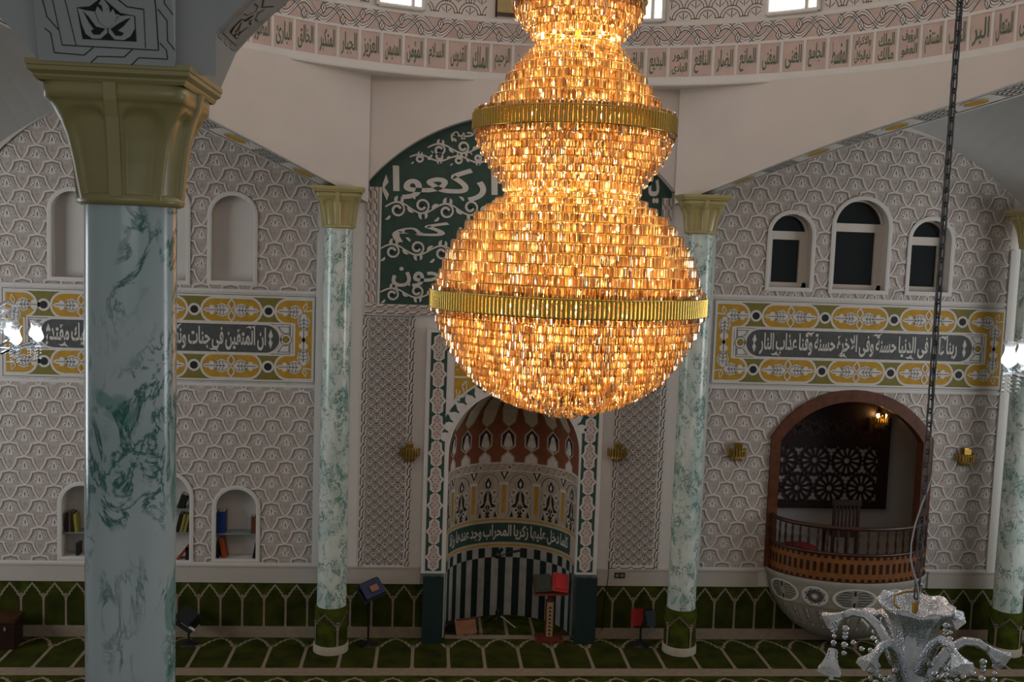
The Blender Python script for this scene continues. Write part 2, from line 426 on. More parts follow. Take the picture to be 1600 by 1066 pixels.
def plate(mb, outer, holes, Y, m, map_=None):
    polys = [[Vector((x, z, 0)) for x, z in outer]]+[[Vector((x, z, 0)) for x, z in h] for h in holes]
    flat = [p for q in polys for p in q]; b = len(mb.v); k = mb.mi(m)
    mb.v.extend((p.x, Y, p.y) for p in flat)
    for t in tessellate_polygon(polys):
        mb.f.append(tuple(b+i for i in t)); mb.m.append(k); mb.smooth.append(False)
def reveal(mb, poly, Y0, Y1, m, back=None, closed=True):
    P = poly+([poly[0]] if closed else [])
    mb.grid([[(x, Y0, z) for x, z in P], [(x, Y1, z) for x, z in P]], m, smooth=False)
    if back: mb.ngon([(x, Y1, z) for x, z in poly], back)

# ---- qibla wall with its niches and openings
w = MB()
plate(w, [(-9.6, 0), MIHR[0]]+MIHR[1:-1]+[MIHR[-1], (11.6, 0), (11.6, Z(2.7)), (-9.6, Z(2.7))], BLANK+SHELF+WINDS+[MINB], 16.0, WALLW)
for p in BLANK: reveal(w, p, 16, 16.17, WALLW, WALLW)
for p in SHELF: reveal(w, p, 16, 16.30, WALLW, WALLW)
for p in WINDS: reveal(w, p, 16, 16.24, WALLW)
wall = struct(w.build('wall_north'))

# ---- windows in the right bay (dark glass, cream frames)
for i, p in enumerate(WINDS):
    g = MB(); g.ngon([(x, 16.22, z) for x, z in p], GLASSD)
    wo = struct(g.build('window_%d' % (i+1)))
    f = MB(); f.map = wallmap2(16.22)
    x0, x1, zb = p[0][0], p[-1][0], p[0][1]; zs = p[1][1]; fw = .075
    q = [(x, z) for x, z in p]
    def bar(xa, za, xb, zb_, d=.05): f.box(((xa+xb)/2, 16.20, (za+zb_)/2), (abs(xb-xa), d, abs(zb_-za)), PVC)
    bar(x0, zb, x1, zb+fw*1.1); bar(x0, zb, x0+fw*.7, zs); bar(x1-fw, zb, x1, zs)
    tz = zs-.03; bar(x0, tz-.06, x1, tz+.075, .07)
    ring = [(((x0+x1)/2)-((x1-x0)/2-.02)*cos(pi*k/16), zs+((x1-x0)/2-.02)*sin(pi*k/16)) for k in range(17)]
    f.tube([(x, 16.20, z) for x, z in ring], .03, PVC, 6)
    bar(x1-fw-.06, zb+.03, x1-fw+.01, tz-.04, .06); bar(x0+.03, zb+.03, x0+fw+.02, tz-.04, .06)
    f.build('frame', wo)
    sl = MB(); sl.box(((x0+x1)/2, 16.09, zb-.012), (x1-x0, .17, .03), PVC); sl.build('sill', wo)
    if i == 1:
        pass

# ---- lattice of tulip shields in low stucco relief
LP, LR = .44, .2215
def lattice(name, outer, holes, anchor, parent):
    mb = MB(); mb.map = wallmap
    plate(mb, outer, holes, 15.999, PINK)
    xs = [p[0] for p in outer]; zs = [p[1] for p in outer]
    big = [grow(h, .02) for h in holes]
    mb.clip = lambda u, v: inside(outer, u, v) and not any(inside(h, u, v) for h in big)
    ax, az = anchor
    j0, j1 = int((min(zs)-az)/LR)-2, int((max(zs)-az)/LR)+3
    rib = [(0, 0), (.048, -.010), (.118, -.026), (.128, -.075), (.145, -.118), (.168, -.160), (.196, -.197), (.22, -.2215)]
    inn = [(0, -.034), (.050, -.042), (.092, -.055), (.100, -.085), (.118, -.128), (.142, -.172)]
    for j in range(j0, j1):
        sh = (j % 2)*LP/2
        i0, i1 = int((min(xs)-ax)/LP)-2, int((max(xs)-ax)/LP)+3
        for i in range(i0, i1):
            x, z = ax+i*LP+sh, az+j*LR
            for sg in (1, -1):
                mb.stroke([(x+sg*a, z+b) for a, b in rib], .030, RIB, .008, ridge=.004)
                mb.stroke([(x+sg*a, z+b) for a, b in inn], .013, RIB2, .003)  # dark lines beside the ribs imitate shading along their edges
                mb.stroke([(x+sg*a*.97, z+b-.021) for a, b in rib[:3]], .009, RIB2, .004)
            x0_, z0_ = x, z; sc_ = 1.18; T = lambda P_: [(x0_+(a-x0_)*sc_, (z0_-.145)+(b-(z0_-.145))*sc_) for a, b in P_]
            # tulip: middle petal and two side petals with dark slits
            mb.fill(T([(x, z-.205), (x-.035, z-.165), (x-.028, z-.115), (x, z-.068), (x+.028, z-.115), (x+.035, z-.165)]), RIB, .006)
            for sg in (1, -1):
                mb.fill(T([(x+sg*.006, z-.215), (x+sg*.042, z-.185), (x+sg*.088, z-.158), (x+sg*.062, z-.142), (x+sg*.047, z-.105), (x+sg*.034, z-.15)]), RIB, .0065)
                mb.fill(T([(x+sg*.038, z-.172), (x+sg*.062, z-.158), (x+sg*.048, z-.147)]), DKLINE, .009)
            mb.fill(T([(x, z-.178), (x-.006, z-.14), (x, z-.105), (x+.006, z-.14)]), DKLINE, .009)
            for dx, dz in ((0, .016), (0, -.016), (.017, 0), (-.017, 0)):
                mb.fill([(x+dx, z-.295+dz-.007), (x+dx+.007, z-.295+dz), (x+dx, z-.295+dz+.007), (x+dx-.007, z-.295+dz)], RIB2, .004)
    mb.clip = None
    for h in ([] if holes and len(holes) == 1 else holes): mb.stroke(grow(h, .025), .065, WALLW, .022, closed=True, ridge=.004)
    return mb.build(name, parent)
def lun(cx, R, zc, x0, x1, n=28):
    return [(x0+(x1-x0)*i/n, Z(zc+sqrt(max(0, R*R-(x0+(x1-x0)*i/n-cx)**2)))) for i in range(n+1)]
LBx0, LBx1 = -6.72, W(494, 480)[0]
RBx0, RBx1 = W(1113, 480)[0], W(1572, 480)[0]
zLT = Z(-.84); zLB = Z(-2.27); zRT = Z(-.68); zRB = Z(-2.12); zT = Z(-5.14)
lattice('stucco_lattice', [(LBx0, zLT)]+lun(-4.15, 3.2, -1.03, LBx0, LBx1)+[(LBx1, zLT)], BLANK, W(316, 260), wall)
lattice('stucco_lattice', [(LBx0, zT), (LBx0, zLB), (LBx1, zLB), (LBx1, zT)], SHELF, W(313.6, 630), wall)
lattice('stucco_lattice', [(RBx0, zRT)]+lun(6.92, 3.6, -1.51, RBx0, RBx1)+[(RBx1, zRT)], WINDS, W(1245, 404), wall)
lattice('stucco_lattice', [(RBx0, zT), (RBx0, zRB), (RBx1, zRB), (RBx1, zT)],
        [[(x, max(z, zT+.001)) for x, z in MINB]], W(1184, 627), wall)
# mouldings round the lattice fields
mo = MB(); mo.map = wallmap
for cx, R, zc, x0, x1 in ((-4.15, 3.2, -1.03, LBx0, LBx1), (6.92, 3.6, -1.51, RBx0, RBx1)):
    P = lun(cx, R+.06, zc, x0-.1, x1+.1); mo.stroke(P, .16, PLASTER, .05, ridge=.01)
    mo.stroke([(x, z+.11) for x, z in P], .10, WALLW, .03, ridge=.01)
for x0, x1, za, zb in ((LBx0, LBx1, zLT, zLB), (RBx0, RBx1, zRT, zRB)):
    for zz in (za+.015, zb-.015, zT+.02): mo.stroke([(x0, zz), (x1, zz)], .05, WALLW, .02, ridge=.004)
    for xx in (x0-.05, x1+.05): mo.stroke([(xx, zT), (xx, za+.9)], .10, WALLW, .03)
mo.build('plaster_moulding', wall)

# ---- plain white ledge above the carpet wainscot
LEDGE = mat('warm_grey_ledge', (.47, .415, .36), .65, var=.06, scale=2)  # darker tone than the wall's white
def ledge(n, x0, x1):
    b = MB(); b.box(((x0+x1)/2, 15.985, Z(-5.285)), (x1-x0, .03, .27), LEDGE); b.box(((x0+x1)/2, 15.98, Z(-5.152)), (x1-x0, .05, .018), LEDGE)
    struct(b.build('trim_%d' % n))
ledge(1, -9.6, -.05); ledge(2, 2.78, 5.45); ledge(3, 8.35, 11.6)

# ---- green carpet glued to the wall, woven with little arches
def arches(mb, u0, u1, vb, vcap, vtop, period, first, field=True, broad=False):
    """beige colonnettes and lobed pointed arches (u along, v up)"""
    n0 = int((u0-first)/period)-1; n1 = int((u1-first)/period)+2
    for i in range(n0, n1):
        a = first+i*period; c = a+period
        if c < u0 or a > u1: continue
        h = vtop-vcap; q = period
        prof = [(0.07, 0), (.10, .10), (.16, .16), (.17, .34), (.25, .42), (.29, .60), (.37, .70), (.42, .84), (.5, 1.0)]
        if broad: prof = [(.06, 0), (.12, .12), (.13, .34), (.20, .42), (.22, .62), (.31, .68), (.34, .84), (.42, .88), (.5, 1.0)]
        L_ = [(a+q*x, vcap+h*y) for x, y in prof]; R_ = [(c-q*x, y) for (x, _), (_, y) in zip(prof, L_)][::-1]
        if field: mb.fill([(a+q*.07, vb)]+L_+R_[1:]+[(c-q*.07, vb)], CARPETD, .004)
        mb.stroke(L_+R_[1:], .026*q/.34, BEIGE, .006)
        if u0 <= a <= u1:
            mb.fill([(a-.046*q, vb), (a+.046*q, vb), (a+.046*q, vcap), (a-.046*q, vcap)], BEIGE, .007)
            for dz, ww in ((0, .11), (.035, .075), (-.04, .07)): mb.fill([(a-q*ww, vcap+dz*q/.34-.012), (a+q*ww, vcap+dz*q/.34-.012), (a+q*ww, vcap+dz*q/.34+.012), (a-q*ww, vcap+dz*q/.34+.012)], BEIGE, .008)
            mb.fill([(a-q*.075, vb), (a+q*.075, vb), (a+q*.05, vb+.04), (a-q*.05, vb+.04)], BEIGE, .008)
def dado(u0, u1, first):
    b = MB(); b.map = wallmap2(15.985)
    b.box(((u0+u1)/2, 15.9925, (Z(-5.425))/2), (u1-u0, .015, Z(-5.425)), CARPET)
    b.clip = lambda u, v: u0 < u < u1
    arches(b, u0, u1, Z(-6.135), Z(-5.66), Z(-5.455), .3375, first)
    b.clip = None; b.rect(u0, .0, u1, Z(-6.125), BEIGE, .010)
    return struct(b.build('carpet_wainscot'))
dado(-9.5, .02, W(345, 940)[0]); dado(2.74, 11.5, W(988.6, 945)[0])

# ---- floor carpet with rows of prayer arches
fb = MB(); fb.face([(-12, -8, 0), (14, -8, 0), (14, 18, 0), (-12, 18, 0)], CARPET)
floor = struct(fb.build('floor'))
fm = MB(); fm.map = lambda u, v, h: (u, v, h)
px0 = FL(815, 1045).x
for k in range(7):
    yb = 14.79-k*1.49
    fm.clip = None
    arches(fm, -9, 11.5, yb, yb+.80, yb+1.14, .547, px0, field=True, broad=True)
    fm.rect(-9.5, yb-.27, 11.5, yb, BEIGE, .006)
fm.build('woven_pattern', floor)
nb = MB(); nb.map = lambda u, v, h: (u, v, h); nb.rect(MHX-1.02, 15.93, MHX+1.02, 16.10, BEIGE, .008)
for xx in (-.42, .0, .44): nb.fill([(MHX+xx-.03, 16.1), (MHX+xx+.03, 16.1), (MHX+xx+.02, 16.9), (MHX+xx-.02, 16.9)], BEIGE, .007)
nb.build('carpet_border', floor)

# ---- drum of the dome
DR = 5.75
def drum(az, z, h): a = radians(az); return (AX+(DR-h)*sin(a), AY+(DR-h)*cos(a), Z(z))
d = MB(); d.map = drum
NZ = [2.62, 3.04, 3.08, 3.36, 3.42, 5.6]
rows = []
for z in (2.47, 3.05, 5.6): rows.append([drum(360*i/128, z, 0) for i in range(128)])
d.grid(rows, PLASTER, closed_u=True)
dome = [[(AX+DR*cos(t*pi/20)*sin(2*pi*i/128), AY+DR*cos(t*pi/20)*cos(2*pi*i/128), Z(5.6+DR*sin(t*pi/20)*.8)) for i in range(128)] for t in range(11)]
wdrum = struct(d.build('wall_drum'))
dd = MB(); dd.grid(dome, PLASTER, closed_u=True); struct(dd.build('ceiling'))
# cornice under the name frieze
c = MB()
c.grid([[(AX+r*sin(2*pi*i/160), AY+r*cos(2*pi*i/160), Z(z)) for i in range(160)] for r, z in
        ((6.12, 2.47), (5.66, 2.47), (5.655, 2.49), (5.66, 2.53), (5.68, 2.55), (5.68, 2.59), (5.70, 2.615), (5.76, 2.62))], WALLW, closed_u=True)
struct(c.build('trim_4'))
# name frieze: salmon panels, white bars, sage green lettering
PW = 3.362; P0 = 21.39
NAMES = {-13: 'المصور', -19: 'البارئ', -18: 'الخالق', -17: 'المتكبر', -16: 'الجبار', -15: 'العزيز', -14: 'المهيمن'}
left = ['القهار', 'الغفار', 'المصور', 'البارئ', 'الخالق', 'المتكبر', 'الجبار', 'العزيز', 'المهيمن', 'المؤمن', 'السلام', 'القدوس', 'الملك', 'الرحيم', 'الرحمن', 'الله']
right = ['الرشيد', 'الوارث', 'الباقى', 'البديع', 'الهادى/النور', 'النافع', 'الضار', 'المانع', 'المغنى', 'الغنى', 'الجامع', 'المقسط', 'ذو الجلال/والاكرام', 'مالك/الملك', 'العفو/الرؤوف', 'المنتقم', 'التواب', 'البر', 'المتعال', 'الوالى', 'الباطن', 'الظاهر', 'الاخر', 'الاول']
# panel k spans azimuth P0+k*PW ..; on the right الهادى/النور is panel 0, on the left الرحيم ends at -3.0 deg
fr = MB(); fr.map = drum
TOT = 107
def vband(mb, a0, a1, z0, z1, m, h, step=1.2):
    n = max(1, int((a1-a0)/step)); mb.grid([[mb.map(a0+(a1-a0)*i/n, z, h) for i in range(n+1)] for z in (z0, z1)], m)
vband(fr, 0, 360, 2.62, 3.06, NAMEPINK, .004)
vband(fr, 0, 360, 3.045, 3.085, WALLW, .012); vband(fr, 0, 360, 3.365, 3.42, WALLW, .015); vband(fr, 0, 360, 3.085, 3.365, NAMEPINK, .004)
for k in range(TOT):
    a = P0+k*360/TOT
    fr.fill([(a-.20, 2.62), (a+.20, 2.62), (a+.20, 3.05), (a-.20, 3.05)], WALLW, .008)
frieze = struct(fr.build('trim_5'))
def nametext(k, s):
    a = P0+k*360/TOT
    t = MB(); t.map = drum; parts = s.split('/')
    if len(parts) == 1: t.text(s, a+.55, 2.665, a+PW-.45, 2.995, NAMEGREEN, .008, .012)
    else:
        t.text(parts[1], a+.6, 2.84, a+PW-.5, 3.01, NAMEGREEN, .008, .014); t.text(parts[0], a+.6, 2.655, a+PW-.5, 2.825, NAMEGREEN, .008, .014)
    t.build('name_lettering', frieze)
for i, s in enumerate(right): nametext(i-4, s)
base = round((-3.0-P0)/(360/TOT))            # the bar just right of الرحيم
for i, s in enumerate(left):
    k = base-14+i
    if k < -4: nametext(k, s)
# running scroll of crossing stems
sc = MB(); sc.map = drum; sc.us = DR*pi/180
per = 6.0; zc, am = 3.225, .115
for k in range(-9, 17):
    a = 1.6+k*per
    for ph in (0, .5):
        P = [(a+per*(t/20)+ph*0, zc+am*cos(2*pi*(t/20)+2*pi*ph*.62)) for t in range(21)]
        sc.stroke(P, .056, RIB, .010)
        for off in (.042, -.042): sc.stroke([(x, z+off) for x, z in P], .0085, DKLINE, .012)
        sc.stroke(P, .0075, DKLINE, .0125)
    for zz, sg, aa in ((zc-.075, 1, a), (zc+.055, -1, a+per*.5)):
        lf = [(aa, zz-.07*sg), (aa-.42, zz), (aa, zz+.085*sg), (aa+.42, zz)]
        sc.fill(lf, RIB, .013); sc.stroke(lf, .010, DKLINE, .014, closed=True); sc.stroke([(aa, zz-.03), (aa, zz+.03)], .012, DKLINE, .015)
sc.build('scroll_relief', frieze)

# fan-scale pattern: overlapping scales with ribs
FANLINE = mat('dark_umber_line', (.085, .07, .062), .75)
def fanscales(mb, u0, u1, v0, v1, pu, pv, line=.009, dark=FANLINE):
    clip = mb.clip
    mb.clip = lambda u, v: u0 <= u <= u1 and v0 <= v <= v1 and (clip is None or clip(u, v))
    j = 0; v = v0-pv
    while v < v1+pv:
        off = (j % 2)*pu/2; i = int(u0/pu)-1
        while i*pu+off < u1+pu:
            u = i*pu+off
            r = pu/2
            for f in (.94, .68):
                mb.stroke([(u+r*f*cos(pi*t/10), v+r*f*sin(pi*t/10)*1.05) for t in range(11)], line, dark, .006)
            mb.stroke([(u, v), (u, v+r*.62)], line, dark, .0062)
            for sg in (1, -1): mb.stroke([(u+sg*r*.10, v+r*.12), (u+sg*r*.40, v+r*.40)], line*.8, dark, .0062)
            i += 1
        v += pv; j += 1
    mb.clip = clip

# drum windows (a blind board fills one of them) between fan-scale fields
WINA = [(-23.1, -16.2), (13.2, 20.4), (35.8, 43.3)]
others = [(a, a+7) for a in (-62, -42, 58, 80, 101, 122, 143, 164, 185, 206, 227, 248, 269)]
dp = MB(); dp.map = lambda u, v, h: drum(u, v, h)
allw = WINA+[(-5.6, 2.6)]+others
dp.clip = lambda u, v: not any(a-.9 < u < b+.9 for a, b in allw)
DM = DR*pi/180
def drumm(u, v, h): return drum(u/DM, v, h)
dp.map = drumm; dp.clip = lambda u, v: not any((a-.9)*DM < u < (b+.9)*DM for a, b in allw)
fanscales(dp, -50*DM, 75*DM, 3.45, 4.7, .36, .16, .011)
for a, b in allw: pass
dp.build('fan_scale_relief', wdrum)
n = 4
for a, b in WINA+others:
    p = MB(); p.grid([[drum(a+(b-a)*i/4, z, .012) for i in range(5)] for z in (3.46, 5.3)], SKYPANE)
    wo = struct(p.build('window_%d' % n)); n += 1
    f = MB()
    for aa in (a, b, a+(b-a)*.77): f.tube([drum(aa, 3.44, .03), drum(aa, 5.32, .03)], .035, WALLW, 6)
    for z in (3.45, 5.31): f.tube([drum(a+(b-a)*i/4, z, .03) for i in range(5)], .04, WALLW, 6)
    f.build('frame', wo)
bd = MB(); bd.grid([[drum(-4.9+6.9*i/4, z, .03) for i in range(5)] for z in (3.50, 4.6)], mat('tan_board', (.40, .29, .13), .6, var=.1))
bdo = bd.build('blind_board'); tag(bdo, 'tan board with a dark fringed edge filling a drum opening behind the big chandelier', 'board')
f = MB(); f.map = lambda u, v, h: drum(u, v, h)
for i in range(40): f.fill([(-4.9+i*.1725, 3.455), (-4.9+i*.1725+.12, 3.455), (-4.9+i*.1725+.12, 3.52), (-4.9+i*.1725, 3.52)], WOODD, .034)
f.fill([(-5.15, 3.44), (-4.85, 3.44), (-4.85, 4.6), (-5.15, 4.6)], WOODD, .036)
f.build('fringe', bdo)

# ---- spandrels that carry the drum: mihrab side (flat) and the two long side arches (curved)
def zside(th, sg):
    """height of the side arches' edge above eye level, by azimuth from the qibla direction"""
    a = th if th <= 90 else 180-th; t = (a-50)/30; e = max(0, min(1, (70-a)/24)); e = e*e*(3-2*e)
    return -.0543*t**3-.2258*t*t+.8696*t+1.5906+.075*sg*e
def rside(th, off=0.0):
    th = th if th <= 90 else 180-th
    return (5.6+off)/cos(radians(45-th)) if th < 45 else 5.6+off
sp = MB(); sf = MB()
for sg in (1, -1):
    ths = [22.85+i*(124.0)/68 for i in range(69)]
    def P(th, off, z): a = radians(th); r = rside(th, off); return (AX+sg*r*sin(a), AY+r*cos(a), Z(z))
    sp.grid([[P(t, 0, zside(t, sg)+(2.5-zside(t, sg))*q/4) for t in ths] for q in range(5)], PLASTER)
    sf.grid([[P(t, 0, zside(t, sg)) for t in ths], [P(t, .52, zside(t, sg)) for t in ths], [P(t, .52, 3.2) for t in ths]], RIB, smooth=False)
def zarch(x): return -1.1+sqrt(max(0, 3.11**2-(x-1.37)**2))
xs = [-1.0+4.72*i/48 for i in range(49)]
sp.grid([[(x, 15.75, Z(2.5)) for x in xs], [(x, 15.75, Z(zarch(x))) for x in xs], [(x, 15.985, Z(zarch(x))) for x in xs]], PLASTER, smooth=False)
spo = struct(sp.build('wall_spandrel')); sfo = sf.build('arch_soffit', spo)
# painted band on the side arch soffits: ochre lozenges and dark strapwork
so = MB(); so.us = .098
for sg in (1, -1):
    so.map = lambda u, v, h, sg=sg: (AX+sg*rside(u, v)*sin(radians(u)), AY+rside(u, v)*cos(radians(u)), Z(zside(u, sg)-h))
    k = 0; t = 33.0
    while t < 100:
        if k % 2 == 0:
            so.fill([(t+1.55*cos(2*pi*i/16), .26+.115*sin(2*pi*i/16)) for i in range(16)], OCHRE, .006)
            so.ring((t, .26), 1.75, .03, WALLW, .007, 16, ry=.135)
        else:
            for vv in (.14, .22, .30, .38):
                for q in range(4):
                    so.stroke([(t-2.3+q*1.15, vv-.02), (t-1.7+q*1.15, vv+.02), (t-1.25+q*1.15, vv-.015)], .022, DKLINE, .006)
        t += 5.5; k += 1
    for vv in (.07, .45): so.stroke([(25+i*1.0, vv) for i in range(76)], .012, DKLINE, .006)
    so.stroke([(25+i*1.0, .49) for i in range(76)], .05, WALLW, .007)
so.build('soffit_ornament', spo)

# near side of the dome square: arch beside the big pillar, seen from outside, with its painted soffit
YA, YB = 4.82, 5.30
nw = MB()
xs = [-1.08+4.9*i/60 for i in range(61)]
nw.grid([[(x, YA, Z(4.2)) for x in xs], [(x, YA, Z(zarch(x) if x > -1.02 else .72)) for x in xs], [(x, YB, Z(zarch(x) if x > -1.02 else .72)) for x in xs], [(x, YB, Z(2.6)) for x in xs]], VAULT, smooth=False)
# arch springing from the pillar's left face, running along the aisle
def zl(x): return -1.28+sqrt(max(0, 3.11**2-(x+4.1)**2))
xl = [-1.72-2.36*i/30*1.0 for i in range(61)]
nw.grid([[(x, 4.70, Z(4.2)) for x in xl], [(x, 4.70, Z(zl(x))) for x in xl], [(x, 5.20, Z(zl(x))) for x in xl], [(x, 5.20, Z(4.2)) for x in xl]], VAULT, smooth=False)
nw.face([(-1.72, 4.70, Z(.72)), (-1.0, 4.82, Z(.72)), (-1.0, 4.82, Z(4.2)), (-1.72, 4.70, Z(4.2))], VAULT)
nwo = struct(nw.build('wall_arcade'))
# arch that comes from the pillar towards the viewer
PR = [(0, .72), (.015, .80), (.05, .95), (.125, 1.12), (.24, 1.32), (.42, 1.55), (.75, 1.85), (1.2, 2.1), (1.8, 2.28), (2.6, 2.35)]
PR = PR+[(5.2-a, z) for a, z in PR[:-1][::-1]]
aw = MB(); hw = .285; XP = -1.41; Y0 = 4.60
for sx in (-1, 1):
    aw.grid([[(XP+sx*hw, Y0-a, Z(z)) for a, z in PR], [(XP+sx*hw, Y0-a, Z(4.2)) for a, z in PR]], VAULT, smooth=False)
aw.grid([[(XP-hw, Y0-a, Z(z)) for a, z in PR], [(XP+hw, Y0-a, Z(z)) for a, z in PR]], mat('soffit_grey_paint', (.46, .455, .44), .7, var=.06, scale=2))
awo = struct(aw.build('wall_arch'))

def soffit_art(mb, k=1.0, v0=0.0, m=BLACK):
    """strapwork frame, corner knots and one three-lobed leaf panel; u across, v along the arch"""
    def q(pts): return [((x+.167*(540-y)-662)*.00057*k, v0+(540-y)*.00060*k) for x, y in pts]
    g = MATS['soffit_grey_paint']
    for w_, pts in ((7, [(325, 428), (1027, 432)]), (6, [(325, 428), (195, 0), (180, -60)]), (8, [(1027, 432), (950, 0), (940, -60)]),
        (7, [(270, 482), (490, 490), (550, 435)]), (7, [(543, 540), (588, 494), (782, 490), (836, 435)]), (7, [(842, 542), (888, 490), (1100, 490), (1085, 430), (1030, 380)]),
        (7, [(90, 60), (160, 120), (200, 240), (290, 325)]), (7, [(190, 318), (236, 350), (272, 482)]), (7, [(125, 0), (215, 95)]),
        (7, [(1010, -20), (1037, 110), (1106, 186)]), (7, [(990, 150), (1065, 225), (1086, 365), (1146, 426)]),
        (6, [(425, 425), (312, 95)]), (14, [(312, 95), (437, 105), (524, 38), (440, -30)]), (6, [(930, 420), (890, 158)]), (9, [(890, 158), (768, 145), (632, 50)]), (13, [(632, 50), (690, 8), (857, 14)])):
        mb.stroke(q(pts), w_*.00057*k, m, .004, seg=.03)
    mb.fill(q([(408, 168), (500, 156), (585, 88), (722, 190), (832, 205), (860, 380), (468, 380)]), m, .003)
    for pts in ([(416, 172), (470, 184), (540, 190), (575, 262), (640, 300), (645, 330), (600, 372), (540, 374), (490, 345), (455, 280)],
                [(826, 208), (770, 205), (700, 215), (690, 262), (650, 300), (655, 330), (700, 372), (770, 374), (815, 345), (840, 290)],
                [(590, 92), (560, 140), (545, 190), (580, 262), (645, 300), (690, 262), (725, 205), (690, 200), (670, 165), (650, 195), (640, 150)]):
        mb.fill(q(pts), g, .006)
    for pts in ([(455, 188), (500, 225), (560, 290), (628, 302), (590, 345), (545, 345), (525, 318), (545, 310), (510, 270)],
                [(805, 218), (770, 232), (720, 262), (665, 302), (705, 345), (750, 345), (765, 325), (720, 310), (760, 275)],
                [(548, 140), (600, 192), (590, 150), (570, 135)], [(640, 140), (620, 188), (630, 160)]):
        mb.fill(q(pts), m, .008)
def lenmap(pts):
    acc = [0]
    for (a, z), (b, y) in zip(pts[:-1], pts[1:]): acc.append(acc[-1]+hypot(b-a, y-z))
    def at(s):
        for i in range(len(pts)-1):
            if s <= acc[i+1] or i == len(pts)-2:
                t = (s-acc[i])/(acc[i+1]-acc[i]); (a, z), (b, y) = pts[i], pts[i+1]; l = hypot(b-a, y-z)
                return a+(b-a)*t, z+(y-z)*t, -(y-z)/l, (b-a)/l
    return at
at1 = lenmap(PR)
def m1(u, v, h):
    a, z, nx, nz = at1(v); return (XP+u, Y0-a-h*(-nx) if False else Y0-a+h*nx, Z(z)-h*nz)
sa = MB(); sa.map = m1; soffit_art(sa); sa.build('painted_strapwork', awo)
prof2 = [(x, zarch(x)) for x in [-1.02+.07*i for i in range(40)]]
at2 = lenmap(prof2)
def m2(u, v, h):
    x, z, nx, nz = at2(v); return (x-h*nx, (YA+YB)/2-u, Z(z)-h*nz)
g2 = MB(); g2.map = m2
g2.fill([(-.24, 0), (.24, 0), (.24, .1), (-.24, .1)], MATS['soffit_grey_paint'], .001)
for k in range(1, 26): g2.fill([(-.24, k*.1), (.24, k*.1), (.24, k*.1+.1), (-.24, k*.1+.1)], MATS['soffit_grey_paint'], .001)
soffit_art(g2, .80)
for vv in (.27,): g2.stroke([(-.13, vv+.05), (.0, vv), (.13, vv+.05)], .007, BLACK, .004)
for v0 in (.33, 1.2):
    for dv in (.0, .13): 
        g2.fill([(0, v0+dv), (-.075, v0+dv+.05), (-.085, v0+dv+.12), (0, v0+dv+.16), (.085, v0+dv+.12), (.075, v0+dv+.05)], OCHRE, .007)
        for q in (-1, 0, 1): g2.stroke([(0, v0+dv+.02), (q*.045, v0+dv+.12)], .006, DKLINE, .008)
g2.build('painted_strapwork', nwo)

# ---- sail vaults over the two side bays in front of the qibla wall
for nm, cx in (('ceiling_west', -4.15), ('ceiling_east', 6.83)):
    v = MB(); G = 26; hx, hy, cy = 2.85, 3.0, 13.0
    def vz(x, y): return .75+1.38*max(0, 1-((x-cx)/hx)**2)+.85*max(0, 1-((y-cy)/hy)**2)
    for i in range(G):
        for j in range(G):
            x0, x1 = cx-hx+2*hx*i/G, cx-hx+2*hx*(i+1)/G; y0, y1 = cy-hy+2*hy*j/G, cy-hy+2*hy*(j+1)/G
            az_ = abs(math.degrees(atan2((x0+x1)/2-AX, (y0+y1)/2-AY)))
            if hypot((x0+x1)/2-AX, (y0+y1)/2-AY) < rside(az_, .5): continue
            v.face([(x, y, Z(vz(x, y))) for x, y in ((x0, y0), (x1, y0), (x1, y1), (x0, y1))], VAULT, True)
    struct(v.build(nm))

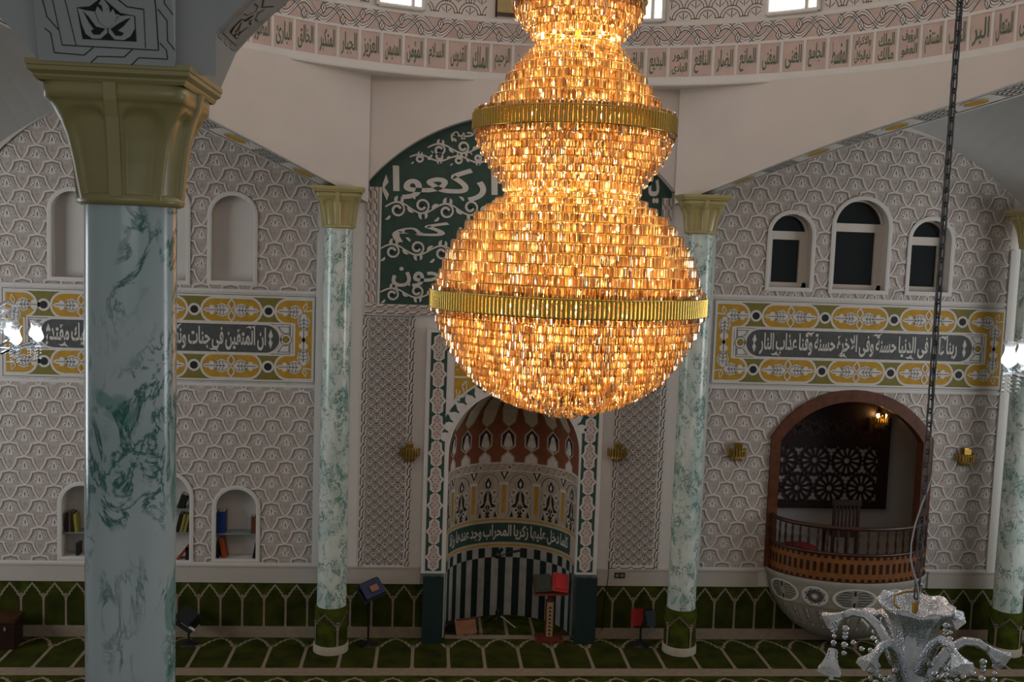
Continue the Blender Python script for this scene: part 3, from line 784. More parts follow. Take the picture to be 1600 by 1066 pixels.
# ================================================================== COLUMNS
def rsq(th, a, p):
    """superellipse radius: round for p=2, squarer for larger p"""
    return a/((abs(cos(th))**p+abs(sin(th))**p)**(1/p))
def capital(parent, base_z, r, ab, h):
    """square flaring capital: torus, four concave faces with a rib in each, stepped abacus"""
    m = MB(); N = 160; rows = []
    KEY = [(0, 1.05, 2.2), (.10, 1.06, 2.6), (.30, 1.10, 3.2), (.48, 1.17, 3.8), (.60, 1.25, 4.5), (.69, 1.33, 5.5), (.74, 1.37, 8), (.745, 1.41, 9), (.86, 1.42, 9), (.865, 1.38, 9)]
    def key(t):
        for (t0, a0, p0), (t1, a1, p1) in zip(KEY[:-1], KEY[1:]):
            if t <= t1: f = (t-t0)/(t1-t0); return a0+(a1-a0)*f, p0+(p1-p0)*f
        return KEY[-1][1:]
    sm = lambda x: max(0, min(1, x))**2*(3-2*max(0, min(1, x)))
    for t in [i*.0285 for i in range(26)]+[.74, .745, .86, .865]:
        a, p = key(t); row = []
        for k in range(N):
            th = 2*pi*k/N+pi/N; rr = rsq(th, r*a, p)
            q = abs(((th+pi/4) % (pi/2))-pi/4)              # angle from the middle of the face
            side = sm((q-.135)/.02)*sm((.71-q)/.035); top_ = sm((.70-.10*((q-.40)/.28)**4-t)/.035); bot = sm((t-.02)/.03)
            rr *= 1-.10*side*top_*bot
            row.append((rr*cos(th), rr*sin(th), base_z+t*h))
        rows.append(row)
    m.grid(rows, CAP, closed_u=True); body = m.build('capital', parent)
    t = MB(); t.lathe([(r*1.0, base_z-.012*h), (r*1.09, base_z), (r*1.11, base_z+.03*h), (r*1.09, base_z+.06*h), (r*1.02, base_z+.075*h)], CAP, n=40); t.build('necking_ring', body)
    for k in range(4):
        rb = MB()
        R = Matrix.Rotation(k*pi/2, 4, 'Z'); w2 = r*.125
        for (ta, aa, pa), (tb, ab_, pb) in zip(((.05, 1.05, 0), (.30, 1.12, 0), (.48, 1.185, 0), (.62, 1.27, 0), (.74, 1.40, 0)), ((.30, 1.12, 0), (.48, 1.185, 0), (.62, 1.27, 0), (.74, 1.40, 0), (.86, 1.46, 0))):
            P = [R @ Vector((r*aa+.012, -w2, base_z+ta*h)), R @ Vector((r*aa+.012, w2, base_z+ta*h)), R @ Vector((r*ab_+.012, w2, base_z+tb*h)), R @ Vector((r*ab_+.012, -w2, base_z+tb*h))]
            Q = [R @ Vector((r*aa-.06, -w2*1.2, base_z+ta*h)), R @ Vector((r*aa-.06, w2*1.2, base_z+ta*h)), R @ Vector((r*ab_-.06, w2*1.2, base_z+tb*h)), R @ Vector((r*ab_-.06, -w2*1.2, base_z+tb*h))]
            rb.face(P, CAPF); rb.face([P[0], P[3], Q[3], Q[0]], CAPF); rb.face([P[1], P[2], Q[2], Q[1]], CAPF)
        rb.build('rib', body)
    a = MB(); rows = []
    for s, z in ((.90, .86), (.93, .885), (.93, .90), (.985, .925), (.985, .955), (1.0, .96), (1.0, 1.0), (.6, 1.0)):
        rows.append([(sx*ab*s, sy*ab*s, base_z+z*h) for sx, sy in ((-1, -1), (1, -1), (1, 1), (-1, 1))])
    a.grid(rows, CAP, closed_u=True, smooth=False); a.build('abacus', body)
def column(x, y, r, top, cap_h, ab, m, label, first):
    t = thing('marble_column', label, 'column', (x, y, 0), group='columns under the dome'); t['kind'] = 'thing'
    zw = 6.31-5.60                                            # top of the carpet wrapping
    b = MB(); b.lathe([(r*.95, top), (r*.955, top*.6), (r, zw), (r, zw-.02)], m, n=48); b.build('shaft', t)
    w = MB(); R = r+.025
    w.lathe([(r, zw+.012), (R, zw), (R, .13)], CARPET, n=48)
    w.map = lambda u, v, h: ((R+h)*sin(u/R), -(R+h)*cos(u/R), v)
    w.clip = None
    for k in range(4):
        arches(w, -R*pi+k*R*pi/2+first, -R*pi+(k+.9)*R*pi/2+first, .13, .46, .635, R*pi/2, -R*pi+k*R*pi/2+first)
    w.build('carpet_wrapping', t)
    p = MB(); p.lathe([(R+.015, .13), (R+.02, .12), (R+.02, 0.0)], SAND, n=48); p.lathe([(r, .132), (R+.015, .13)], SAND, n=48); p.build('plinth', t)
    capital(t, top, r, ab, cap_h)
    return t
column(-1.41, 4.95, .217, Z(.13), .60, .345, MARB_N, 'large pale marble column with green veins nearest the viewer under a square gold capital', .1)
column(-1.40, 15.50, .225, Z(.185), .60, .375, MARB_F, 'slim pale green marble column between the left inscription and the green lunette', .12)
column(4.08, 15.50, .225, Z(.29), .58, .375, MARB_F, 'slim pale green marble column between the prayer niche and the pulpit balcony bay', .12)
column(9.47, 15.50, .225, Z(.24), .60, .375, MARB_F, 'pale marble column cut by the right edge of the photo beside the balcony bay', .12)

# ================================================================== INSCRIPTION PANELS
def leaf(mb, x, y, dx, dy, L_, wd, h):
    """white lobed leaf with dark midrib pointing along (dx, dy)"""
    px, py = -dy, dx
    def q(a, b): return (x+dx*a*L_+px*b*wd, y+dy*a*L_+py*b*wd)
    out = [(0, 0), (.10, .35), (.28, .50), (.46, .36), (.55, .16), (.62, .34), (.72, .34), (.78, .14), (.86, .18), (1, 0)]
    P = [q(a, b) for a, b in out]+[q(a, -b) for a, b in out[::-1][1:-1]]
    mb.fill(P, RIB, h)
    mb.stroke([q(.14, 0), q(.9, 0)], .010, DKLINE, h+.002)
    for sg in (1, -1):
        for a in (.2, .32, .44): mb.stroke([q(a, 0), q(a+.06, sg*.3)], .008, DKLINE, h+.002)
        mb.stroke([q(a, sg*b*.74) for a, b in ((.08, .3), (.28, .5), (.47, .34), (.56, .12))], .008, DKLINE, h+.002)
def stadium(x0, x1, y0, y1, n=10):
    r = (y1-y0)/2; cy = (y0+y1)/2
    return [(x1-r+r*sin(pi*i/n), cy-r*cos(pi*i/n)) for i in range(n+1)]+[(x0+r-r*sin(pi*i/n), cy+r*cos(pi*i/n)) for i in range(n+1)]
def flourish(mb, x, y, s, m=LETTER, h=.016, flip=1):
    mb.fill([(x-.5*s, y-.1*s*flip), (x-.2*s, y+.12*s*flip), (x+.1*s, y+.05*s*flip), (x+.5*s, y+.2*s*flip), (x+.25*s, y-.08*s*flip), (x+.05*s, y-.2*s*flip), (x-.2*s, y-.05*s*flip)], m, h)
    mb.disc((x+.12*s, y-.22*s*flip), .09*s, m, h, 8)
def inscription(x0, x1, zb, zt, xd, label, string, tx0, tx1):
    t = thing('inscription_panel', label, 'painted panel', ((x0+x1)/2, 15.99, zb), group='inscription bands')
    off = Vector(t.location)
    def mp(u, v, h): return (u-off.x, 15.99-h-off.y, v-off.z)
    H = zt-zb; r1 = .42*H/1.36; gap = .52*H/1.36
    zt1 = zt-.045; zb1 = zb+.045
    a = MB(); a.map = mp
    a.rect(x0, zb, x1, zt, WALLW, .004); a.rect(x0+.035, zb1, x1-.035, zt1, OLIVE, .006)
    a.frame(x0+.015, zb+.012, x1-.015, zt-.012, .008, DKLINE, .006)
    wy = .385*H/1.36
    b = MB(); b.map = mp
    # corner pieces (L-shaped ochre fields running down both sides)
    for sx, xe, xn in ((1, x0+.035, xd[0]), (-1, x1-.035, xd[-1])):
        X = lambda d_: xe+sx*d_
        r = wy/2; xc = xn-sx*.105                              # rounded end near the first dark dot
        ztp, zbt = zt1-.012, zb1+.012
        def endc(cy): return [(xc-sx*r+sx*r*cos(q), cy+r*sin(q)) for q in [pi/2-pi*i/10 for i in range(11)]]
        top = endc(ztp-r); bot = endc(zbt+r)
        outl = [(X(.012), ztp)]+top+[(X(.30), ztp-wy), (X(.30), zbt+wy)]+bot+[(X(.012), zbt)]
        b.fill(outl, OCHRE, .008); b.stroke(outl, .034, RIB, .010, closed=True)
        xm = X(.155); zc1, zc2 = ztp-r, zbt+r
        for cy, s2 in ((zc1, 1), (zc2, -1)):
            leaf(b, xm+sx*.02, cy+s2*.0, sx, 0, .40, .21, .011); leaf(b, xm, cy-s2*.02, 0, -s2, .47, .20, .011)
            for dx, dy in ((-.02, .075), (-.075, .02)):
                lp = [(xm+sx*(dx*.2), cy+s2*dy*.2), (xm+sx*(dx-.035), cy+s2*(dy+.00)), (xm+sx*dx*1.9, cy+s2*dy*1.9), (xm+sx*(dx+.035), cy+s2*(dy-.00))]
                b.fill(lp, OCHRE, .012); b.stroke(lp, .014, RIB, .013, closed=True)
    for cy in (zt1-.012-wy/2, zb1+.012+wy/2):
        for xa, xb in zip(xd[:-1], xd[1:]):
            st = stadium(xa+.105, xb-.105, cy-wy/2, cy+wy/2)
            b.fill(st, OCHRE, .008); b.stroke(st, .034, RIB, .010, closed=True)
            xm = (xa+xb)/2
            leaf(b, xm+.03, cy, 1, 0, (xb-xa)/2-.16, .21, .011); leaf(b, xm-.03, cy, -1, 0, (xb-xa)/2-.16, .21, .011)
            for s2 in (1, -1):
                lp = [(xm, cy+s2*.006), (xm-.05, cy+s2*.07), (xm-.045, cy+s2*.11), (xm, cy+s2*.172), (xm+.045, cy+s2*.11), (xm+.05, cy+s2*.07)]
                b.fill(lp, OCHRE, .012); b.stroke(lp, .021, RIB, .013, closed=True); b.stroke([(xm, cy+s2*.03), (xm, cy+s2*.12)], .006, WOODO, .014)
        for x in xd:
            b.disc((x, cy), .095, RIB, .011, 18); b.disc((x, cy), .06, BLACK, .013, 16)
    a.build('field', t); b.build('leaf_border', t)
    # dark cartouche with lettering
    c = MB(); c.map = mp; zc = (zb+zt)/2; g = gap/2
    ix0, ix1 = x0+.36, x1-.36
    c.rect(ix0, zc-g, ix1, zc+g, RIB, .009); c.frame(ix0+.035, zc-g+.03, ix1-.035, zc+g-.03, .008, DKLINE, .011)
    cx0, cx1 = ix0+.20, ix1-.20
    c.fill(stadium(cx0, cx1, zc-g+.045, zc+g-.045, 14), SLATE, .012); c.stroke(stadium(cx0-.02, cx1+.02, zc-g+.03, zc+g-.03, 14), .03, RIB, .013, closed=True)
    for x, sx in ((ix0+.10, 1), (ix1-.10, -1)):
        c.disc((x, zc), .085, RIB, .013); c.ring((x, zc), .085, .008, DKLINE, .0135); c.disc((x, zc), .055, OLIVE, .014)
        c.stroke([(x-.04, zc-.04), (x+.04, zc+.04)], .010, OCHRE, .0145); c.stroke([(x-.04, zc+.04), (x+.04, zc-.04)], .010, OCHRE, .0145)
        for s2 in (1, -1): c.stroke([(x-sx*.05, zc+s2*.09), (x-sx*.05, zc+s2*.195), (x+sx*.12, zc+s2*.195), (x+sx*.05, zc+s2*.10), (x-sx*.05, zc+s2*.09)], .008, DKLINE, .0135)
    co = c.build('cartouche', t)
    l = MB(); l.map = mp
    l.text(string, tx0, zc-g+.075, tx1, zc+g-.085, LETTER, .016, .026)
    for q in range(6):
        fx = tx0+(tx1-tx0)*(.08+.17*q)
        flourish(l, fx, zc+g-.085 if q % 2 else zc-g+.085, .16, LETTER, .016, 1 if q % 2 else -1)
    for x in (cx0+.13, cx1-.13):
        l.fill([(x, zc+.15), (x+.035, zc+.05), (x, zc), (x+.03, zc-.06), (x, zc-.15), (x-.035, zc-.06), (x-.01, zc), (x-.035, zc+.05)], LETTER, .016)
    l.build('lettering', co)
zt_, zb_ = Z(-.875), Z(-2.235)
inscription(W(3, 520)[0], W(494, 530)[0], zb_, zt_, [W(px, 485)[0] for px in (69, 186, 304, 420)],
    'ochre framed panel with slate cartouche of cream lettering, partly behind the large column', 'ان المتقين فى جنات ونهر فى مقعد صدق عند مليك مقتدر', W(72, 520)[0], W(416, 535)[0])
inscription(W(1112, 535)[0], W(1569, 545)[0], Z(-2.085), Z(-.72), [W(px, 490)[0] for px in (1181, 1289, 1397, 1504)],
    'ochre framed panel with slate cartouche of cream lettering above the pulpit balcony', 'ربنا ءاتنا فى الدنيا حسنة وفى الاخرة حسنة وقنا عذاب النار', W(1186, 535)[0], W(1494, 545)[0])

# ================================================================== GREEN CALLIGRAPHY LUNETTE
def braid(mb, x0, z0, x1, z1, w=.16, m=DKLINE, fieldm=NAMEPINK, dh=0):
    """straight braid band between two points: tan core and stepped dark lines"""
    L_ = hypot(x1-x0, z1-z0); dx, dz = (x1-x0)/L_, (z1-z0)/L_; px, pz = -dz, dx
    q = lambda a, b: (x0+dx*a+px*b, z0+dz*a+pz*b)
    mb.fill([q(0, -w/2), q(L_, -w/2), q(L_, w/2), q(0, w/2)], RIB, .012+dh)
    mb.fill([q(.02, -w*.13), q(L_-.02, -w*.13), q(L_-.02, w*.13), q(.02, w*.13)], fieldm, .014+dh)
    n = max(1, int(L_/.165)); s = L_/n
    for i in range(n):
        for c in (.30, -.30):
            mb.stroke([q(i*s, c*w-w*.10), q(i*s+s*.55, c*w-w*.10), q(i*s+s*.8, c*w+w*.12), q((i+1)*s, c*w+w*.12)], .012, m, .015+dh)
def curl(mb, x, z, ang, ln, wd, bend, m, h, n=9):
    """smooth tapering leaf that bends as it runs"""
    L_, R_ = [], []; px, pz, a = x, z, ang
    for q in range(n+1):
        t = q/n; w_ = wd*sin(pi*min(1, t*.93+.07))**.8*(1-.35*t)/2 if q < n else 0
        L_.append((px-sin(a)*w_, pz+cos(a)*w_)); R_.append((px+sin(a)*w_, pz-cos(a)*w_))
        px += cos(a)*ln/n; pz += sin(a)*ln/n; a += bend/n
    mb.fill(L_+R_[::-1][1:], m, h)
def scrollvine(mb, x0, x1, z, amp, n, m=LETTER, h=.016, seed=0):
    """running vine: a waving stem with a coil, a seed and curling leaves in every lobe"""
    rnd = random.Random(seed); d_ = (x1-x0)/n; sg0 = 1 if d_ > 0 else -1; d_ = abs(d_); xa = min(x0, x1)
    P = [(xa+d_*i/14, z+amp*.42*sin(pi*i/14)) for i in range(n*14+1)]
    mb.stroke(P, [.020+.008*abs(sin(pi*i/14)) for i in range(n*14+1)], m, h)
    for k in range(n):
        cx = xa+d_*(k+.5); up = 1 if k % 2 == 0 else -1; r = min(amp*.62, d_*.40); cz = z+up*(amp*.42-r)
        mb.stroke([(cx+r*(1-.62*q/16)*cos(up*(pi*.5-2*pi*1.2*q/16)), cz+r*(1-.62*q/16)*sin(up*(pi*.5-2*pi*1.2*q/16))) for q in range(17)], [.026+.014*q/16 for q in range(17)], m, h+.0015)
        mb.disc((cx, cz), r*.24, BLACK, h+.008, 10)
        curl(mb, cx-r*.2, cz+up*r*.9, up*1.9, amp*.62, amp*.34, -up*1.3, m, h+.003)
        curl(mb, cx+r*.4, cz+up*r*.85, up*.9, amp*.60, amp*.30, up*1.5, m, h+.004)
        curl(mb, cx+d_*.42, z+up*amp*.05, -up*1.2, amp*.70, amp*.32, up*(1.0+rnd.random()*.6), m, h+.005)
        curl(mb, cx-d_*.30, cz-up*r*.8, -up*(pi-1.2), amp*.55, amp*.26, -up*1.2, m, h+.006)

lu = thing('calligraphy_lunette', 'dark green arched field with large cream Arabic lettering above the prayer niche', 'painted panel', (1.37, 15.99, Z(-1.1)))
lo = Vector(lu.location)
def lmap(u, v, h): return (u-lo.x, 15.99-h-lo.y, v-lo.z)
g = MB(); g.map = lmap
zf = W(640, 476)[1]; xl, xr = W(592, 400)[0], 3.60
zc_ = W(585, 292)[1]
arc = [(-.98+4.70*i/40, Z(-1.1+sqrt(3.14**2-(-.98+4.70*i/40-1.37)**2))) for i in range(41)]
g.fill([(xl, zf), (xr, zf), (xr, zc_), (3.72, zc_)]+arc[::-1]+[(-.98, zc_), (xl, zc_)], GREEN, .006)
g.build('green_field', lu)
b = MB(); b.map = lmap
xbl = W(580.5, 400)[0]; xbr = 2*1.36-xbl; zbb = W(640, 484)[1]
braid(b, xbl, zbb-.08, xbl, zc_); braid(b, xbr, zc_, xbr, zbb-.08); braid(b, xbl-.08, zbb, xbr+.08, zbb, dh=.006)
for xx, zz in ((xl, zc_), ): b.stroke([(xl+.01, zf), (xl+.01, zc_)], .035, LETTER, .016)
b.build('braided_frame', lu)
l = MB(); l.map = lmap
def ltext(s, xa, xb, ya, yb, x1=None):
    p0 = W(xa, (ya+yb)/2); p1 = W(xb, (ya+yb)/2) if x1 is None else (x1, 0)
    z0 = W((xa+xb)/2, yb)[1]; z1 = W((xa+xb)/2, ya)[1]
    l.text(s, p0[0], z0, p1[0], z1, LETTER, .016, .024)
ltext('بسم الله الرحمن الرحيم', 704, 925, 203, 226)
ltext('اركعوا', 613, 778, 262, 314)
ltext('يا ايها الذين ءامنوا', 795, 1030, 258, 316)
ltext('كم', 613, 702, 346, 380); ltext('واسجدوا واعبدوا ربـ'.replace('ـ', ''), 716, 1010, 346, 384)
ltext('تفلحون', 612, 745, 410, 450); ltext('وافعلوا الخير لعلكم', 760, 1005, 410, 452)
def lvine(xa, xb, y, amp, n, seed):
    p0 = W(xa, y); p1 = W(xb, y); scrollvine(l, p0[0], p1[0], (p0[1]+p1[1])/2, amp, n, seed=seed)
lvine(668, 960, 237, .15, 8, 1); lvine(640, 1000, 253, .10, 12, 2); lvine(602, 1015, 331, .19, 11, 3); lvine(594, 1010, 396, .18, 11, 4); lvine(594, 1008, 463, .16, 11, 5)
for xx in (600, 603): pass
p = W(603, 293); l.fill([(p[0], p[1]+.2), (p[0]+.04, p[1]+.08), (p[0]-.02, p[1]+.0), (p[0]+.05, p[1]-.10), (p[0]+.02, p[1]-.2), (p[0]-.05, p[1]-.05), (p[0]-.05, p[1]+.05)], LETTER, .016)
for px_, s in ((1008, 1), (1015, 1)): 
    p = W(px_, 288); 
    if s == 1 and px_ == 1008: l.fill([(p[0]-.16, p[1]-.22), (p[0]-.06, p[1]-.22), (p[0]-.06, p[1]+.12), (p[0]-.16, p[1]+.16)], LETTER, .016)
    else: l.fill([(p[0], p[1]+.1), (p[0]+.03, p[1]+.2), (p[0]+.02, p[1]-.02), (p[0]-.08, p[1]-.06), (p[0]-.02, p[1])], LETTER, .016)
l.build('lettering', lu)

# ================================================================== FAN-SCALE WALL PANELS
def fanpanel(x0, x1, z0, z1, label):
    t = thing('carved_panel', label, 'wall panel', ((x0+x1)/2, 15.99, z0), group='tall fan scale panels')
    o = Vector(t.location); mp = lambda u, v, h: (u-o.x, 15.99-h-o.y, v-o.z)
    a = MB(); a.map = mp; a.rect(x0, z0, x1, z1, RIB, .002)
    fanscales(a, x0+.085, x1-.085, z0+.07, z1-.04, .178, .078, .0095); a.build('fan_relief', t)
    b = MB(); b.map = mp
    for xa in (x0+.035, x1-.035):
        n = int((z1-z0)/.165); s = (z1-z0)/n
        for k in range(n):
            z = z0+k*s; q = .022
            b.stroke([(xa-q, z), (xa-q, z+s*.6), (xa+q*.3, z+s*.85), (xa+q*.3, z+s)], .013, DKLINE, .006)
            b.stroke([(xa+q, z-s*.2), (xa+q, z+s*.45), (xa+q*2.0, z+s*.7)], .011, DKLINE, .006)
    n = int((x1-x0)/.165); s = (x1-x0)/n
    for k in range(n):
        x = x0+k*s
        b.stroke([(x, z0+.01), (x+s*.6, z0+.01), (x+s*.85, z0+.035), (x+s, z0+.035)], .012, DKLINE, .006)
    b.stroke([(x0, z1-.02), (x1, z1-.02)], .010, DKLINE, .006)
    b.build('braided_edge', t)
fanpanel(W(563, 700)[0], W(643, 700)[0], W(600, 889)[1], W(600, 492)[1], 'tall pale panel of dark fan scales on the wall left of the prayer niche')
fanpanel(W(950, 885)[0], W(1027, 885)[0], W(988, 889)[1], W(600, 492)[1], 'tall pale panel of dark fan scales on the wall right of the prayer niche')

# ================================================================== MIHRAB
mh = thing('mihrab', 'arched prayer niche with striped marble, painted half dome and green lattice frame', 'prayer niche', (MHX, 16, 0))
mo_ = Vector(mh.location)
def nm(a, v, h):
    """a: degrees from the back of the niche, v: height (follows the half dome above the springing)"""
    r = MHR-h
    if v <= MHS: return (r*sin(radians(a)), r*cos(radians(a)), v)
    e = min((v-MHS)/MHR, pi/2)
    return (r*cos(e)*sin(radians(a)), r*cos(e)*cos(radians(a)), MHS+r*sin(e))
VTOP = MHS+MHR*pi/2
def nband(mb, z0, z1, m, h, a0=-90, a1=90, nz=1):
    n = int((a1-a0)/4); mb.grid([[nm(a0+(a1-a0)*i/n, z0+(z1-z0)*k/nz, h) for i in range(n+1)] for k in range(nz+1)], m)
st = MB(); st.map = nm
zs0, zs1 = 0.0, Z(-5.29)
k = 0; a = -90.0
edges = [-90]
A0 = -87.5
while A0 < 90: edges.append(A0); A0 += 6.75
edges.append(90)
for i, (a0, a1) in enumerate(zip(edges[:-1], edges[1:])):
    st.grid([[nm(a0, z, 0), nm((a0+a1)/2, z, 0), nm(a1, z, 0)] for z in (zs0, zs1)], GRANITE if i % 2 else WMARBLE)
    st.grid([[nm(a0, z, 0), nm((a0+a1)/2, z, 0), nm(a1, z, 0)] for z in (zs1, Z(-5.12))], WMARBLE if i % 2 else GRANITE)
st.build('striped_marble_lining', mh)
ib = MB(); ib.map = nm
nband(ib, Z(-5.12), Z(-4.60), SAND, 0)
for z in (-5.075, -4.635): nband(ib, Z(z)-.012, Z(z)+.012, OCHRE, .004)
gb = [(-76, -5.03), (76, -5.03)]
nband(ib, Z(-5.02), Z(-4.69), GREEN, .006, -74, 74)
ibo = ib.build('inscription_band', mh)
it = MB(); it.map = nm; it.text('كلما دخل عليها زكريا المحراب وجد عندها رزقا', -71, Z(-4.985), 71, Z(-4.72), LETTER, .012, .022); it.build('lettering', ibo)
# painted arcade
pa = MB(); pa.map = nm; pa.us = MHR*pi/180; pa.wm = False
nband(pa, Z(-4.60), Z(-3.80), SAND, 0)
DMh = 180/pi/MHR
for k in range(-3, 3):
    a0 = -3.5+31*k; a1 = a0+31; cx = (a0+a1)/2
    if k > -3:
        pa.rect(a0-1.7, Z(-4.52), a0+1.7, Z(-4.02), OCHRE, .004); pa.frame(a0-1.9, Z(-4.53), a0+1.9, Z(-4.01), .012*DMh/4, RIB, .005)
        for s in (-2.9, 2.9): pa.stroke([(a0+s, Z(-4.56)), (a0+s, Z(-4.02))], .6, RIB, .006)
        for s in (-2.3, 2.3): pa.stroke([(a0+s, Z(-4.56)), (a0+s, Z(-4.02))], .25, TERRA, .007)
        pa.rect(a0-4.5, Z(-4.03), a0+4.5, Z(-3.985), RIB, .006)
        pa.fill([(a0-4, Z(-3.80)), (a0+4, Z(-3.80)), (a0, Z(-3.95))], BLACK, .005); pa.fill([(a0-2, Z(-3.81)), (a0+2, Z(-3.81)), (a0, Z(-3.90))], RIB, .007)
    arch_ = [(cx-11.5*cos(pi*i/14), Z(-4.02)+.20*sin(pi*i/14)) for i in range(15)]
    for dd_, mm, ww in ((0, RIB, 1.0), (1.4, DKLINE, .45), (-1.4, DKLINE, .4), (-2.6, TERRA, .35)):
        pa.stroke([(cx+(x-cx)*(1+dd_*.05), Z(-4.02)+(z-Z(-4.02))*(1+dd_*.05)) for x, z in arch_], ww, mm, .006)
    # arabesque tree
    pa.fill([(cx, Z(-3.90)), (cx-3.2, Z(-4.0)), (cx-2.6, Z(-4.07)), (cx, Z(-4.1)), (cx+2.6, Z(-4.07)), (cx+3.2, Z(-4.0))], BLACK, .005)
    pa.fill([(cx, Z(-3.96)), (cx-1.4, Z(-4.02)), (cx, Z(-4.08)), (cx+1.4, Z(-4.02))], RIB, .007)
    for sg in (1, -1):
        pa.fill([(cx+sg*.4, Z(-4.12)), (cx+sg*3.6, Z(-4.20)), (cx+sg*4.6, Z(-4.32)), (cx+sg*8.2, Z(-4.41)), (cx+sg*4.0, Z(-4.43)), (cx+sg*1.4, Z(-4.30))], BLACK, .005)
        pa.fill([(cx+sg*.3, Z(-4.36)), (cx+sg*3.4, Z(-4.44)), (cx+sg*2.6, Z(-4.52)), (cx+sg*.4, Z(-4.56))], BLACK, .005)
        for (ex, ez, er) in ((6.5, -4.16, .05), (7.2, -4.32, .045), (3.8, -4.47, .04)):
            pa.ring((cx+sg*ex, Z(ez)), er*DMh, .9, RIB, .007, 12, ry=er); pa.disc((cx+sg*ex, Z(ez)), .015*DMh, BLACK, .007, 8, ry=.016)
        pa.fill([(cx+sg*6, Z(-4.59)), (cx+sg*9.5, Z(-4.59)), (cx+sg*7.6, Z(-4.48))], BLACK, .005)
    for k_, mm2, dv in ((1.0, RIB, .008), (1.12, DKLINE, .0075)):
        for sg in (1, -1):
            pa.stroke([(cx, Z(-3.885)), (cx+sg*3.6*k_, Z(-3.97)), (cx+sg*4.4*k_, Z(-4.05)), (cx+sg*3.0*k_, Z(-4.12)), (cx+sg*7.6*k_, Z(-4.13)), (cx+sg*8.6*k_, Z(-4.22)), (cx+sg*6.0*k_, Z(-4.28)), (cx+sg*9.2*k_, Z(-4.36)), (cx+sg*8.4*k_, Z(-4.45)), (cx+sg*10*k_, Z(-4.56))], .42, mm2, dv)
    pa.fill([(cx-2.4, Z(-4.595)), (cx+2.4, Z(-4.595)), (cx, Z(-4.50))], BLACK, .005)
# rope moulding
nband(pa, Z(-3.80), Z(-3.64), SAND, .006)
for z in (-3.79, -3.655): nband(pa, Z(z)-.010, Z(z)+.010, RIB, .010)
for i in range(-12, 12):
    a = i*7.2; pa.stroke([(a, Z(-3.77)), (a+2, Z(-3.77)), (a+4.2, Z(-3.68)), (a+7, Z(-3.68))], .35, TERRA, .010)
    if i % 4 == 0: pa.ring((a+1, Z(-3.725)), .045*DMh, .7, RIB, .012, 10, ry=.045); pa.disc((a+1, Z(-3.725)), .018*DMh, TERRA, .012, 8, ry=.02)
pa.build('painted_arcade', mh)
# half dome with hexagons on terracotta
hd = MB(); hd.map = nm; hd.us = MHR*pi/180; hd.wm = False
nband(hd, Z(-3.64), VTOP, TERRA, 0, nz=16)
vt = MHS+.62
for k in range(-4, 5):
    a = -1+22.5*k
    if abs(a) > 88: continue
    def hexa(v0, v1, v2, v3, w_): return [(a, v0), (a+w_, v1), (a+w_, v2), (a, v3), (a-w_, v2), (a-w_, v1)]
    H = hexa(Z(-3.44), Z(-3.36), Z(-3.17), Z(-3.05), 6.4)
    hd.fill(H, BLACK, .004); hd.stroke(H, 1.5, SAND, .006, closed=True)
    hd.fill([(a-4.5, Z(-3.35)), (a, Z(-3.42)), (a+4.5, Z(-3.35)), (a+3, Z(-3.24)), (a+1.5, Z(-3.15)), (a, Z(-3.13)), (a-1.5, Z(-3.15)), (a-3, Z(-3.24))], RIB, .018)
    for s in (-2.2, 0, 2.2): hd.stroke([(a+s*.4, Z(-3.40)), (a+s, Z(-3.28)), (a+s*.6, Z(-3.20))], .3, DKLINE, .020)
    D = [(a-6, Z(-3.64)), (a-5.6, Z(-3.55)), (a, Z(-3.46)), (a+5.6, Z(-3.55)), (a+6, Z(-3.64))]
    hd.fill(D, RIB, .004); hd.stroke(D, 1.3, SAND, .006)
    for s in (-3, 0, 3): hd.stroke([(a, Z(-3.63)), (a+s, Z(-3.53))], .35, DKLINE, .007)
    # ribs that climb to the crown
    w_ = 6.6; v0, v1 = Z(-3.03), Z(-2.93)
    P = [(a, v0), (a+w_, v1)]+[(a+w_*1.35, v1+(VTOP-v1)*t/5) for t in range(1, 6)]
    Q = [(a-w_*1.35, v1+(VTOP-v1)*t/5) for t in range(5, 0, -1)]+[(a-w_, v1)]
    for (p, q) in zip(P[1:-1], P[2:]):
        hd.fill([(2*a-p[0], p[1]), p, q, (2*a-q[0], q[1])], SAND, .004)
    hd.fill([(a, v0), (a+w_, v1), (a-w_, v1)], SAND, .004)
    for sg in (1, -1):
        hd.stroke([(a, v0)]+[(a+sg*(p[0]-a), p[1]) for p in P[1:]], 1.1, OLIVE, .006)
        hd.stroke([(a, v0+.06), (a+sg*3.6, v1+.05), (a+sg*4.0, v1+.18), (a, v1+.34)], .5, RIB2, .006)
        hd.stroke([(a, v1+.30), (a+sg*4.2, v1+.45), (a+sg*4.2, v1+.55), (a, v1+.75)], .6, RIB2, .006)
hd.build('half_dome', mh)
